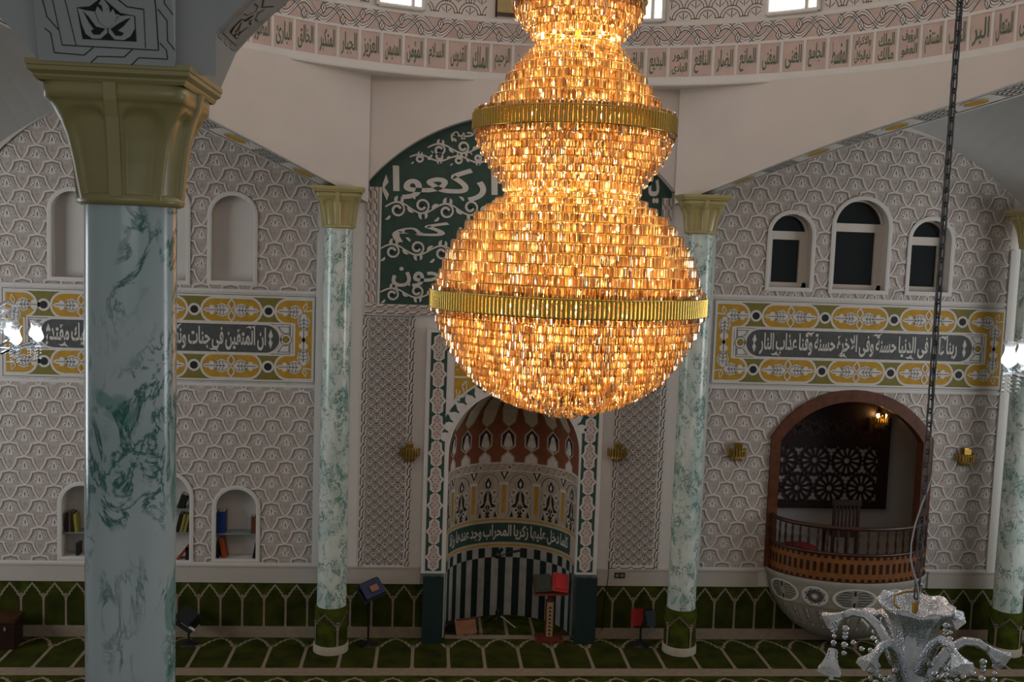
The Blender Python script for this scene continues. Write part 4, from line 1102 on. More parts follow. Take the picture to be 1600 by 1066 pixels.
# frame: white moulding, green strip with pale lattice chain, scalloped arch border, ochre spandrels
FX0, FX1 = -.045, 2.772; FZ1 = W(680, 513)[1]; FZ0 = W(680, 893)[1]
GX0, GX1 = W(669.5, 690)[0], W(695, 690)[0]; GX0b, GX1b = 2*1.363-GX0, 2*1.363-GX1
GT0, GT1 = W(690, 547)[1], W(690, 519)[1]
def mm_(u, v, h): return (u-mo_.x, 15.90-h-mo_.y, v)
f = MB(); f.map = mm_
hole = [(MHX-MHR, FZ0)]+[(MHX-MHR*cos(pi*i/28), MHS+MHR*sin(pi*i/28)) for i in range(29)]+[(MHX+MHR, FZ0)]
fo = [(FX0, FZ0)]+hole+[(FX1, FZ0), (FX1, FZ1), (FX0, FZ1)]
f.ngon([mm_(u, v, 0) for u, v in fo], WALLW)
for (a, b) in zip([(FX0, FZ0), (FX0, FZ1), (FX1, FZ1)], [(FX0, FZ1), (FX1, FZ1), (FX1, FZ0)]):
    f.face([mm_(*a, 0), mm_(*b, 0), mm_(*b, -.1), mm_(*a, -.1)], WALLW)
f.grid([[mm_(u, v, 0) for u, v in hole], [mm_(u, v, -.11) for u, v in hole]], WALLW, smooth=False)
fob = f.build('white_surround', mh)
gs = MB(); gs.map = mm_
for x0, x1 in ((GX0, GX1), (GX1b, GX0b)): gs.rect(x0, FZ0+.04, x1, GT1, GREEN, .004)
gs.rect(GX1, GT0, GX1b, GT1, GREEN, .004)
def chain(mb, x, z, dx, dz, n, per, wd):
    px, pz = dz, -dx
    q = lambda a, b: (x+dx*a+px*b, z+dz*a+pz*b)
    for k in range(n):
        a = k*per; s = per/.405
        half = [(0, 0), (.05, .075), (.155, .075), (.21, wd/2-.008), (.26, .075), (.36, .07), (.405, 0)]
        P = [q(a+u*s, v) for u, v in half]+[q(a+u*s, -v) for u, v in half[::-1][1:-1]]
        mb.fill(P, NAMEPINK, .006); mb.stroke(P, .022, RIB, .008, closed=True)
        for u, v in ((.055, 0), (.10, .03), (.10, -.03), (.13, 0), (.17, .045), (.17, -.045), (.21, 0), (.21, .07), (.21, -.07), (.25, .045), (.25, -.045), (.29, 0), (.32, .03), (.32, -.03), (.36, 0)):
            mb.fill([q(a+(u-.016)*s, v), q(a+u*s, v+.009), q(a+(u+.016)*s, v), q(a+u*s, v-.009)], DKLINE, .009)
        for pts in (((.07, .05), (.14, .0), (.21, .05), (.28, 0), (.35, .05)), ((.07, -.05), (.14, 0), (.21, -.05), (.28, 0), (.35, -.05)), ((.14, .06), (.21, 0), (.28, .06)), ((.14, -.06), (.21, 0), (.28, -.06))):
            mb.stroke([q(a+u*s, v) for u, v in pts], .010, RIB, .0085)
gw = GX1-GX0
for xx in ((GX0+GX1)/2, (GX0b+GX1b)/2): chain(gs, xx, FZ0+.05, 0, 1, 9, (GT1-.03-FZ0-.05)/9, gw)
chain(gs, GX1+.02, (GT0+GT1)/2, 1, 0, 6, (GX1b-GX1-.04)/6, gw)
gs.build('lattice_strip', fob)
os_ = MB(); os_.map = mm_
sx0, sx1 = GX1+.075, GX1b-.075; zt2 = GT0-.05; ro = MHR+.235
zcut = MHS+.12
for sg in (1, -1):
    xe = MHX+sg*(sx1-MHX)
    a_end = math.asin(.12/ro)
    arcp = [(MHX+sg*ro*cos(q), MHS+ro*sin(q)) for q in [a_end+(pi/2-a_end)*i/16 for i in range(17)]]
    arcp = [p for p in arcp if sg*(p[0]-xe) < 0]
    os_.fill([(xe, arcp[0][1])]+arcp+[(MHX, zt2), (xe, zt2)], OCHRE, .004)
    os_.stroke([(xe, W(720, 588)[1]), (MHX+sg*.35, W(720, 588)[1])], .03, WALLW, .007)
    os_.stroke(arcp, .03, RIB, .007)
N = 17
for k in range(N):
    a0 = radians(14+152*k/N); a1 = radians(14+152*(k+1)/N); am_ = (a0+a1)/2
    pt = lambda r, q: (MHX-r*cos(q), MHS+r*sin(q))
    os_.fill([pt(ro-.02, a0+.015), pt(ro-.02, am_), pt(ro-.02, a1-.015), pt(ro-.17, am_)], GREEN, .005)
    os_.disc(pt(ro-.135, a0), .075, RIB, .006, 12)
os_.text('اكبر', sx0+.04, W(720, 628)[1], sx0+.25, W(720, 593)[1], LETTER, .008, .02)
os_.text('الله', sx1-.25, W(720, 628)[1], sx1-.04, W(720, 593)[1], LETTER, .008, .02)
for sg, xe in ((1, sx0), (-1, sx1)):
    scrollvine(os_, xe+sg*.05, xe+sg*.75, W(720, 570)[1], .075, 3, LETTER, .008)
os_.build('ochre_spandrel', fob)
for x in (W(676, 950)[0]-.0, W(915, 950)[0]):
    p = MB(); hx = .165 if x < 1 else .17
    p.box((x*15.75/16-mo_.x, 15.86-16, FZ0/2), (hx*2, .26, FZ0), GRANITE); p.build('granite_pier', mh)

# ================================================================== THE BIG AMBER CHANDELIER
CX, CY = 1.36, 10.16
def cz(y): return Z(.021-(y-385)*(.00621 if y < 385 else .00643))
def cr(px_): return px_*.00632
ch = thing('chandelier', 'huge three-tiered chandelier of glowing amber crystal strands with two gold bands', 'chandelier', (CX, CY, 0))
rndc = random.Random(3)
def strand(mb, shade, r, a, z, L_, wd):
    """one faceted pendant: square prism turned on edge, ending in a point"""
    ca, sa_ = cos(a), sin(a); ta = a+pi/2; tx, ty = cos(ta), sin(ta)
    yaw = rndc.uniform(-.5, .5); tl = rndc.uniform(-.05, .05)
    ux, uy = tx*cos(yaw)+ca*sin(yaw), ty*cos(yaw)+sa_*sin(yaw); vx, vy = -uy, ux
    cx, cy = r*ca, r*sa_
    def ringp(zz, s, off): return [(cx+ca*off+ux*wd*s*c1+vx*wd*s*c2, cy+sa_*off+uy*wd*s*c1+vy*wd*s*c2, zz) for c1, c2 in ((.5, 0), (0, .5), (-.5, 0), (0, -.5))]
    A = ringp(z, .75, 0); B = ringp(z-L_*.22, 1.0, tl*L_*.2); D = ringp(z-L_*.80, .85, tl*L_*.8); tip = (cx+ca*tl*L_, cy+sa_*tl*L_, z-L_)
    s0 = rndc.random(); b = len(mb.v); k = mb.mi(AMBER)
    mb.v.extend(A+B+D+[tip])
    for i in range(4):
        j = (i+1) % 4
        for q in (0, 4):
            mb.f.append((b+q+i, b+q+j, b+q+4+j, b+q+4+i))
        mb.f.append((b+8+i, b+8+j, b+12))
        for _ in range(3): shade.append(min(1, max(0, s0*.7+rndc.uniform(0, .45)))); mb.m.append(k); mb.smooth.append(False)
def tier(y, half, ynext, front=True, over=1.22, wd=.0155):
    r = cr(half)
    ya = 385+(y-385)*(1-r/10.16) if front else y
    yb = 385+(ynext-385)*(1-r/10.16) if front else ynext
    z = cz(ya); L_ = (z-cz(yb))*over
    mb = MB(); sh = []; n = max(10, int(2*pi*r/(wd*1.12)))
    for i in range(n): strand(mb, sh, r+rndc.uniform(-.006, .006), 2*pi*i/n+rndc.uniform(-.3, .3)*pi/n, z-.008, L_*rndc.uniform(.94, 1.05), wd)
    # second row just behind, hanging in the gaps
    for i in range(int(n*.8)): strand(mb, sh, r-.045, 2*pi*i/(n*.8), z-.012, L_*rndc.uniform(.8, 1.0), wd)
    t = mb.build('crystal_fringe', ch, shade=sh)
    h = MB(); N = max(24, int(r*60))
    h.tube([(r*cos(2*pi*i/N), r*sin(2*pi*i/N), z) for i in range(N)], .0065, GOLD, 5, closed=True); h.build('hoop', t)
    return r, z, L_
TOP = [(-64, 60), (-50, 74), (-36, 86), (-22, 96)]
A_ = [(6, 101), (18, 97), (29, 90), (39, 81), (47, 73)]
B_ = [(57, 67), (66, 75), (76, 85), (88, 97), (102, 109), (118, 119), (135, 131), (153, 143)]
C_ = [(208, 152), (219, 149), (230, 144), (241, 138), (252, 131), (263, 124), (274, 116), (285, 108)]
D_ = [(298, 105), (307, 119), (318, 134), (331, 151), (346, 165), (363, 176), (380, 185), (397, 193), (415, 198), (432, 203), (449, 207)]
E_ = [(484, 208), (494, 206), (506, 202), (518, 196), (530, 189), (542, 182), (554, 174), (566, 165), (578, 155), (589, 144), (599, 131), (608, 117), (617, 101), (625, 83), (632, 63), (638, 42), (643, 22)]
spots = []
for lst, end, front, over in ((TOP, -6, True, 1.2), (A_, 58, False, 1.25), (B_, 168, True, 1.2), (C_, 297, False, 1.25), (D_, 466, True, 1.15), (E_, 650, False, 1.2)):
    for (y, hf), nx in zip(lst, [q[0] for q in lst[1:]]+[end]):
        spots.append(tier(y, hf, nx, front, over))
def band(y0, y1, half):
    r = cr(half); z0, z1 = cz(y1), cz(y0); b = MB(); n = int(2*pi*r/.042)
    for i in range(n):
        a = 2*pi*i/n; x, y = r*cos(a), r*sin(a); rows = []
        for z in (z0, z1): rows.append([(x+.0175*cos(2*pi*k/8), y+.0175*sin(2*pi*k/8), z) for k in range(8)])
        b.grid(rows, GOLD, closed_u=True)
    o = b.build('gold_band', ch)
    p = MB()
    p.grid([[(rr*cos(2*pi*i/90), rr*sin(2*pi*i/90), zz) for i in range(90)] for rr, zz in ((r-.09, z1+.02), (r+.005, z1+.004), (r+.005, z1-.012), (r-.03, z1-.012))], GOLD, closed_u=True)
    p.grid([[(rr*cos(2*pi*i/90), rr*sin(2*pi*i/90), zz) for i in range(90)] for rr, zz in ((r-.03, z0+.012), (r+.004, z0+.008), (r+.004, z0-.006), (r-.05, z0-.01))], GOLD, closed_u=True)
    p.build('rim_plate', o)
    for zz, ll, ww in ((z0, .055, .030), (z1+.045, .05, .028)):
        f = MB(); sh = []
        for i in range(n): strand(f, sh, r-.012, 2*pi*i/n, zz, ll, ww)
        f.build('crystal_fringe', o, shade=sh)
band(182, 208, 157); band(457, 483, 216); band(-2, 4, 103)
st = MB(); st.tube([(0, 0, cz(640)), (0, 0, Z(8.6))], .03, GOLD, 10)
for y, hf in ((30, 80), (130, 118), (196, 150), (250, 128), (345, 160), (420, 190), (470, 205), (540, 176), (600, 125)):
    for k in range(8):
        a = k*pi/4; st.tube([(0, 0, cz(y)), (cr(hf)*.93*cos(a), cr(hf)*.93*sin(a), cz(y))], .008, GOLD, 5)
st.build('inner_frame', ch)
# lamps: small bulbs just behind the strands
bl = MB(); bl.sphere((0, 0, 0), .014, BULBM, 8, 6, (1, 1, 1.7)); blm = bl.build('bulb', ch)
pos = []
for r, z, L_ in spots:
    n = max(3, int(2*pi*r/.24)); o = rndc.random()*pi
    for i in range(n):
        a = o+2*pi*i/n+rndc.uniform(-.1, .1); rr = max(.03, r-.07)
        pos.append((rr*cos(a), rr*sin(a), z-L_*.45))
front_ = sorted(pos, key=lambda p: p[1])
for i, p in enumerate(front_[:100]):
    o = blm if i == 0 else blm.copy()
    if i: C.objects.link(o); o.parent = ch
    o.location = p
rest = MB()
for p in front_[100:]: rest.sphere(p, .014, BULBM, 6, 5, (1, 1, 1.7))
tag(rest.build('bulb_cluster', ch), kind='stuff')
for y, k in ((25, .6), (120, 1), (230, 1), (330, 1), (420, 1.6), (510, 1.6), (585, 1)):
    l = bpy.data.lights.new('lamp_glow', 'POINT'); l.energy = CORE_W*k; l.color = (1, .64, .32); l.shadow_soft_size = .25
    o = bpy.data.objects.new('lamp_glow', l); C.objects.link(o); o.parent = ch; o.location = (0, 0, cz(y))

# ================================================================== CLEAR CRYSTAL CHANDELIERS
def trumpet(mb, c, d, L_, r0, r1, m, shade, n=12, lobes=6):
    d = Vector(d).normalized(); side = d.cross(Vector((0, 0, 1)))
    if side.length < .05: side = Vector((1, 0, 0))
    side.normalize(); up = side.cross(d); rows = []
    for i in range(6):
        t = i/5; r = r0+(r1-r0)*t**1.6
        rows.append([Vector(c)+d*(L_*t)+(side*cos(2*pi*k/n)+up*sin(2*pi*k/n))*r*(1+.08*t*cos(lobes*2*pi*k/n)) for k in range(n)])
    mb.grid(rows, m, closed_u=True, smooth=False)
def rs(mb): 
    return [random.random() for _ in mb.f]
def crystal_chandelier(label, loc, s, rot, lit, chain_top, group=None):
    t = thing('crystal_chandelier', label, 'chandelier', loc, rot, group)
    q = MB()
    prof = [(.008, -.03), (.05, -.055), (.095, -.035), (.128, -.005), (.15, .010), (.156, .004), (.135, -.022), (.104, -.062), (.082, -.11), (.070, -.16), (.066, -.22), (.072, -.29), (.084, -.36), (.075, -.44), (.05, -.52), (.07, -.58), (.03, -.64)]
    n = 44; rows = []
    for i, (r, z) in enumerate(prof):
        rows.append([Vector((r*s*(1+.03*cos(11*2*pi*k/n))*cos(2*pi*k/n), r*s*(1+.03*cos(11*2*pi*k/n))*sin(2*pi*k/n), z*s+(.008*s*cos(7*2*pi*k/n) if i in (4, 5) else 0))) for k in range(n)])
    q.grid(rows, FROST, closed_u=True); vase = q.build('vase_stem', t, shade=rs(q))
    c = MB(); c.tube([(-.10*s, -.03*s, -.01*s), (-.12*s, 0, .015*s), (-.07*s, .05*s, .03*s), (0, .07*s, .03*s), (.06*s, .05*s, .035*s), (.01*s, .0, .03*s), (0, 0, .07*s)], .005*s, GOLDWIRE, 6); c.build('golden_cord', vase)
    hk = MB(); hk.box((-.006*s, 0, -.02*s), (.016*s, .014*s, .06*s), BRASS); hk.box((.012*s, .006*s, -.02*s), (.010*s, .010*s, .065*s), BRASS); hk.build('brass_hanger', vase)
    def beads(mb, p, k, r, step):
        for i in range(k):
            mb.sphere((p[0], p[1], p[2]-i*step), r*(1 if i % 2 == 0 else .75), CLEAR, 8, 5)
    NA = 6
    for k in range(NA):
        a = 2*pi*k/NA+.26; ca, sa_ = cos(a), sin(a); m = MB()
        lowr = (k % 2)*.05
        P = [(.06, -.26-lowr), (.10, -.19-lowr), (.145, -.115-lowr), (.195, -.075-lowr), (.245, -.072-lowr), (.285, -.095-lowr)]
        m.tube([(r*s*ca, r*s*sa_, z*s) for r, z in P], [w_*s for w_ in (.030, .026, .022, .019, .018, .016)], FROST, 10)
        arm = m.build('arm', t, shade=rs(m))
        f = MB(); trumpet(f, (.275*s*ca, .275*s*sa_, (-.085-lowr)*s), (ca*.75, sa_*.75, -.55), .085*s, .014*s, .048*s, FROST, None); f.build('flower_cup', arm, shade=rs(f))
        b = MB(); beads(b, (.27*s*ca, .27*s*sa_, (-.15-lowr)*s), 4, .015*s, .036*s)
        x, y, z = .315*s*ca, .315*s*sa_, (-.16-lowr)*s
        beads(b, (x, y, z), 3, .013*s, .03*s)
        for i in range(6): b.sphere(((.27-.035*i)*s*ca, (.27-.035*i)*s*sa_, (-.17-lowr-.06*sin(pi*i/5))*s), .012*s, CLEAR, 7, 5)
        b.build('bead_string', arm, shade=rs(b))
        if k % 2 == 0 or lit:
            g = MB(); trumpet(g, (x, y, z-.09*s), (.1*ca, .1*sa_, -1), .10*s, .020*s, .052*s, FROST, None)
            g.lathe([(.004*s, -.19*s+z-.0), (.012*s, z-.22*s), (.001*s, z-.26*s)], CLEAR, (x, y, 0), 6, smooth=False); g.build('bell_drop', arm, shade=rs(g))
    if lit:
        NL = 9
        for k in range(NL):
            a = 2*pi*k/NL+.1; ca, sa_ = cos(a), sin(a); m = MB(); R = .56
            P = [(.05, -.52), (.16, -.60), (.30, -.62), (.44, -.57), (R, -.545)]
            m.tube([(r*s*ca, r*s*sa_, z*s) for r, z in P], .016*s, CLEAR, 7, smooth=False)
            m.lathe([(.03*s, -.56*s), (.055*s, -.535*s), (.03*s, -.52*s), (.02*s, -.50*s)], CLEAR, (R*s*ca, R*s*sa_, 0), 10)
            arm = m.build('arm', t, shade=rs(m))
            g = MB(); g.lathe([(.025*s, -.50*s), (.058*s, -.47*s), (.060*s, -.44*s), (.042*s, -.39*s), (.035*s, -.36*s), (.045*s, -.32*s), (.062*s, -.30*s)], CLEAR, (R*s*ca, R*s*sa_, 0), 14)
            g.build('hurricane_shade', arm, shade=[.9+.1*random.random() for _ in g.f])
            u = MB(); u.lathe([(.004*s, -.50*s), (.036*s, -.475*s), (.044*s, -.45*s), (.030*s, -.40*s), (.012*s, -.365*s), (.002*s, -.35*s)], WBULB, (R*s*ca, R*s*sa_, 0), 10); u.build('bulb', arm)
            for j in range(4):
                b = MB(); beads(b, ((R-.02+.05*cos(j*1.6))*s*ca+.05*sin(j*1.6)*s*-sa_, (R-.02+.05*cos(j*1.6))*s*sa_+.05*sin(j*1.6)*s*ca, -.57*s), 5, .012*s, .032*s)
                b.build('bead_string', arm, shade=rs(b))
    k = MB(); pitch = .056; zz = .06*s; i = 0
    while zz < chain_top:
        pts = []
        for a in range(12):
            th = 2*pi*a/12; w_ = .0125*cos(th); l_ = .024*(1 if sin(th) > 0 else -1)+.0125*sin(th) if abs(sin(th)) > .01 else 0
            pts.append((w_, 0, zz+l_) if i % 2 == 0 else (0, w_, zz+l_))
        k.tube(pts, .0043, IRON, 6, closed=True); zz += pitch; i += 1
    cho = k.build('chain', t)
    return t, cho
nloc = W3(1431, 945, 4.0)
t, cho = crystal_chandelier('near clear crystal chandelier hanging on a long dark chain at lower right', nloc, 1.0, .35, False, 2.75, 'clear crystal chandeliers')
wv = MB()
def toloc(px_, py_, Y): 
    p = W3(px_, py_, Y)-nloc; R = Matrix.Rotation(-.35, 3, 'Z'); return R @ p
wv.tube([toloc(px_, py_, 3.99) for px_, py_ in ((1457, 740), (1450, 765), (1440, 790), (1430, 820), (1424, 850), (1423, 875), (1428, 895), (1434, 915), (1436, 935))], .0035, WIRE, 6); wv.build('white_cable', cho)
wv = MB(); wv.tube([toloc(px_, py_, 4.01) for px_, py_ in ((1505, -40), (1490, 130), (1478, 300), (1466, 450), (1457, 600), (1452, 740))], .003, IRON, 6); wv.build('lamp_cable', cho)
crystal_chandelier('lit clear crystal chandelier with white bulbs cut off by the left edge', W3(-25, 462, 10.15), .86, .0, True, 4.0, 'clear crystal chandeliers')
crystal_chandelier('lit clear crystal chandelier with white bulbs cut off by the right edge', W3(1708, 482, 7.6), 1.0, .5, True, 4.5, 'clear crystal chandeliers')

# ================================================================== WALL SCONCES
def sconce(px_, py_, label, Y=16.0, lit=False):
    p = W3(px_, py_, Y); t = thing('wall_sconce', label, 'wall lamp', p, 0, 'brass wall sconces')
    m = MB(); m.box((0, -.015, .03), (.10, .03, .24), BRASS); m.build('wall_plate', t)
    m = MB(); m.box((.0, -.07, .10), (.115, .10, .095), BRASS); m.box((0, -.05, .15), (.07, .06, .02), BRASS); m.build('upper_box', t)
    m = MB()
    for k in range(11):
        a = pi*k/10; x, y = .145*cos(a), -.03-.12*sin(a)
        m.tube([(x, y, -.06), (x, y, .065)], .0155, BRASS, 8)
    m.grid([[(.15*cos(pi*k/12), -.03-.125*sin(pi*k/12), z) for k in range(13)] for z in (.03, .045)], BRASS); cup = m.build('tube_ring', t)
    m = MB(); sh = []
    for k in range(7):
        a = pi*k/6; x, y = .075*cos(a), -.03-.065*sin(a); m.lathe([(.014, -.055), (.016, -.10), (.012, -.135), (.001, -.15)], BRASS, (x, y, 0), 7, smooth=False)
    m.build('lower_drops', t)
    if lit:
        u = MB(); 
        for x in (-.07, .0, .06): u.sphere((x, -.09, .10), .032, BULBM, 8, 6)
        u.build('bulb', t)
        l = bpy.data.lights.new('sconce_glow', 'POINT'); l.energy = .5; l.color = (1, .5, .18); l.shadow_soft_size = .05
        o = bpy.data.objects.new('sconce_glow', l); C.objects.link(o); o.parent = t; o.location = (0, -.22, .02)
    return t
sconce(640, 706, 'unlit brass wall sconce just left of the prayer niche frame')
sconce(964, 706, 'unlit brass wall sconce just right of the prayer niche frame')
sconce(1151, 706, 'unlit brass wall sconce between the slim column and the balcony arch')
sconce(1506, 714, 'unlit brass wall sconce right of the balcony arch, beyond the chain')

# ================================================================== PULPIT BALCONY
BXC = (MBx0+MBx1)/2; BA, BB = (MBx1-MBx0)/2-.02, .84
pb = thing('pulpit_balcony', 'curved wooden pulpit balcony on a carved white bowl bulging from the right wall', 'balcony', (BXC, 15.97, 0))
def bp(th, f=1.0, z=0): return (BA*f*sin(th), -BB*f*cos(th)+0.0, z)
TH = [-pi/2+pi*i/48 for i in range(49)]
zB0, zB1, zR = Z(-5.07), Z(-4.63), Z(-4.20)
# arched wooden lining of the opening (sits in the wall opening)
OUT_ = [(BXC+(x-BXC)*1.045, z if i in (0, len(MINB)-1) else z+.055) for i, (x, z) in enumerate(MINB)]
m = MB(); inner = seg_arch(MBx0+.10, MBx1-.11, Z(-5.06), W(1326, 690)[1]-.0, W(1322, 627)[1]-W(1326, 690)[1])
m.grid([[(x-BXC, 16.0-15.97, z) for x, z in OUT_], [(x-BXC, 15.945-15.97, z) for x, z in OUT_], [(x-BXC, 15.945-15.97, z) for x, z in inner], [(x-BXC, 16.18-15.97, z) for x, z in inner], [(x-BXC, 16.18-15.97, z) for x, z in MINB]], mat('red_brown_wood', (.13, .042, .016), .4, var=.4, scale=8), smooth=False)
m.build('arch_frame', pb)
m = MB(); m.grid([[bp(a, 1, zB1) for a in TH], [bp(a, 1, zB0) for a in TH]], WOODO)
m.grid([[bp(a, .96, zB1) for a in TH], [bp(a, .96, zB0) for a in TH]], WOODD)
bandp = m.build('slatted_band', pb)
m = MB(); N = 34
for i in range(N):
    th = -pi/2+pi*(i+.5)/N; w_ = pi/N*.46
    for (za, zb, ofs) in ((zB1-.005, zB1-.065, 0), (zB0+.065, zB0+.005, 0), (Z(-4.765), Z(-4.92), .5)):
        t0, t1 = th-w_/2+ofs*pi/N, th+w_/2+ofs*pi/N
        if t1 > pi/2: continue
        m.grid([[bp(t0, 1.006, z), bp((t0+t1)/2, 1.006, z), bp(t1, 1.006, z)] for z in (za, zb)], WOODD)
m.build('dark_inlay', bandp)
m = MB(); m.tube([bp(a, 1.0, zR) for a in TH], .035, WOOD, 8); m.tube([bp(a, 1.0, zB1+.01) for a in TH], .028, WOOD, 8); m.tube([bp(a, 1.005, zB0) for a in TH], .022, WOOD, 8); m.build('hand_rail', pb)
NB = 25
for i in range(NB):
    th = -pi/2+pi*(i+.5)/NB; m = MB(); H = zR-zB1
    m.lathe([(.016, 0), (.024, .04), (.014, .08), (.022, H*.35), (.026, H*.5), (.014, H*.62), (.022, H*.8), (.014, H*.9), (.018, H)], WOOD, bp(th, 1.0, zB1), 8); m.build('baluster', pb)
m = MB(); m.ngon([bp(a, .97, zB0+.06) for a in TH], WOODD); m.face([(-BA, 0, zB0+.06), (BA, 0, zB0+.06), (BA, 1.5, zB0+.06), (-BA, 1.5, zB0+.06)], WOODD); m.build('deck', pb)
BOWL = [(1.03, -5.06), (1.045, -5.10), (1.02, -5.16), (1.0, -5.30), (.965, -5.47), (.90, -5.62), (.79, -5.82), (.64, -6.0), (.46, -6.14), (.26, -6.22), (.02, -6.26)]
m = MB(); m.grid([[bp(a, f, Z(z)) for a in TH] for f, z in BOWL], mat('pale_carved_plaster', (.33, .30, .245), .75, var=.12, scale=5)); bowl = m.build('bowl', pb)
def bmap(u, v, h):
    for (f0, z0), (f1, z1) in zip(BOWL[:-1], BOWL[1:]):
        if v >= z1: break
    t = (v-z0)/(z1-z0); f = f0+(f1-f0)*t; return bp(u, f+h*1.1, Z(v))
m = MB(); m.map = bmap; m.us = 1.05
zm = -5.33
for k in range(-3, 4):
    u = k*.50-.12; wide = k % 2 == 0
    if abs(u) > 1.5: continue
    ru = .235 if wide else .165
    if not wide: m.disc((u, zm), ru, RIB, .006, 20, ry=.155); m.ring((u, zm), ru, .03, WALLW, .010, 22, ry=.155)
    else: m.disc((u, zm), ru+.03, RIB, .006, 22, ry=.165); m.ring((u, zm), ru+.03, .03, WALLW, .010, 24, ry=.165)
    if not wide:
        for q in range(8):
            a = q*pi/4; m.disc((u+.085*cos(a), zm+.085*sin(a)), .034, SLATE, .010, 8); m.disc((u+.13*cos(a+.4), zm+.125*sin(a+.4)), .014, SLATE, .010, 6)
        m.disc((u, zm), .035, RIB, .012, 8)
    else:
        for sx in (1, -1):
            for sz in (1, -1):
                for q in range(3):
                    m.stroke([(u+sx*(.04+.0*q), zm+sz*(.03+.035*q)), (u+sx*.12, zm+sz*(.02+.05*q)), (u+sx*(.22-.03*q), zm+sz*(.025+.036*q))], .017, SLATE, .010)
        for sz in (1, -1): m.fill([(u-.014, zm+sz*.06), (u+.014, zm+sz*.06), (u+.010, zm+sz*.14), (u-.010, zm+sz*.14)], BLACK, .011)
m.stroke([(-1.5+.1*i, -5.525) for i in range(31)], .03, mat('olive_grey_line', (.25, .22, .12), .7), .008)
for k in range(-7, 8):
    u = k*.2-.03
    m.stroke([(u, -5.56), (u+.02, -5.75), (u*.95, -5.95), (u*.9, -6.12)], .02, RIB2, .006); m.stroke([(u+.07, -5.57), (u+.06, -5.75), (u*.95+.03, -5.92)], .03, RIB, .006)
    for q in range(3): m.ring((u+.05, -5.62-.09*q), .042-.008*q, .014, RIB2, .007, 10, ry=.04)
m.build('medallion_relief', bowl)
# recess behind the arch: part of the wall
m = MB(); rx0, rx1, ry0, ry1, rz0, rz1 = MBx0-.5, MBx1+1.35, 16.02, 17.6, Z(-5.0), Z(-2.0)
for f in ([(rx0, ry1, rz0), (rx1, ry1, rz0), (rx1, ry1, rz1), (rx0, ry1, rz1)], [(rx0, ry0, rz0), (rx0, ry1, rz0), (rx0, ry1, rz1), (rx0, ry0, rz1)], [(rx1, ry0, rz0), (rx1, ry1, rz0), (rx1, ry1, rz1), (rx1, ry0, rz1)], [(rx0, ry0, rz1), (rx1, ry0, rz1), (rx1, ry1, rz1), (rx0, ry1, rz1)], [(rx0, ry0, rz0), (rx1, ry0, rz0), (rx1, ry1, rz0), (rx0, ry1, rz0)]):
    m.face(f, mat('recess_dimmed_white', (.40, .375, .345), .7))  # white walls coloured darker to imitate the dim recess
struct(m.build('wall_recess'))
# latticed wooden screen on the recess wall
YS = 17.50
sx0, sz1 = W(1190, 610, YS)[0], Z(-2.03); sx1 = W(1389, 700, YS)[0]; sz0 = W(1310, 794, YS)[1]
sc_ = thing('lattice_screen', 'dark wooden screen with pierced star rosettes on the wall inside the balcony arch', 'screen', ((sx0+sx1)/2, YS+.02, sz0))
so_ = Vector(sc_.location); smap = lambda u, v, h: (u-so_.x, YS+.02-h-so_.y, v-so_.z)
lx0, lx1 = W(1216, 735, YS)[0], W(1371, 735, YS)[0]; lz0, lz1 = W(1300, 784, YS)[1], W(1300, 697, YS)[1]
m = MB(); m.map = smap
for (a, b, c_, d_) in ((sx0, sz0, lx0, sz1), (lx1, sz0, sx1, sz1), (lx0, sz0, lx1, lz0), (lx0, lz1, lx1, sz1)):
    m.box(((a+c_)/2-so_.x, -.03, (b+d_)/2-so_.z), (c_-a, .06, d_-b), WOODD)
m.build('frame', sc_)
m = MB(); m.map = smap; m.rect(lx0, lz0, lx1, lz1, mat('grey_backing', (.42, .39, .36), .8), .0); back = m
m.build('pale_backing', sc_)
m = MB(); m.map = smap
m.clip = lambda u, v: lx0-.01 < u < lx1+.01 and lz0-.01 < v < lz1+.01
pu = (lx1-lx0)/3.12; pv = (lz1-lz0)/2.02; H_ = .035
for j in range(-1, 4):
    for i in range(-2, 6):
        u = lx0+pu*(i+.12+(.5 if j % 2 == 0 else 0)); v = lz0+pv*(j+.5)
        R = pu*.5
        for q in range(12):
            a = q*pi/6+pi/12
            m.stroke([(u+R*.20*cos(a), v+R*.20*sin(a)), (u+R*.40*cos(a), v+R*.40*sin(a)), (u+R*.80*cos(a), v+R*.80*sin(a)), (u+R*1.0*cos(a), v+R*1.0*sin(a))], [.05, .042, .055, .06], WOODD, H_)
            a2 = a+pi/12; m.stroke([(u+R*.78*cos(a), v+R*.78*sin(a)), (u+R*.93*cos(a2), v+R*.93*sin(a2)), (u+R*.78*cos(a+pi/6), v+R*.78*sin(a+pi/6))], .05, WOODD, H_+.001)
        m.ring((u, v), R*.25, .045, WOODD, H_+.002, 14)
m.clip = lambda u, v: lx0 < u < lx1 and lz0 < v < lz1
m.build('rosette_fretwork', sc_)
m = MB(); m.map = smap
for k in range(6):
    u = lx0+(lx1-lx0)*(k+.5)/6; scrollvine(m, u-.22, u+.22, lz1+.33, .16, 2, WOOD, .062, seed=k)
m.build('carved_scroll', sc_)
sconce(1374, 657, 'glowing brass sconce lit orange on the dark screen inside the balcony arch', YS-.06, True)
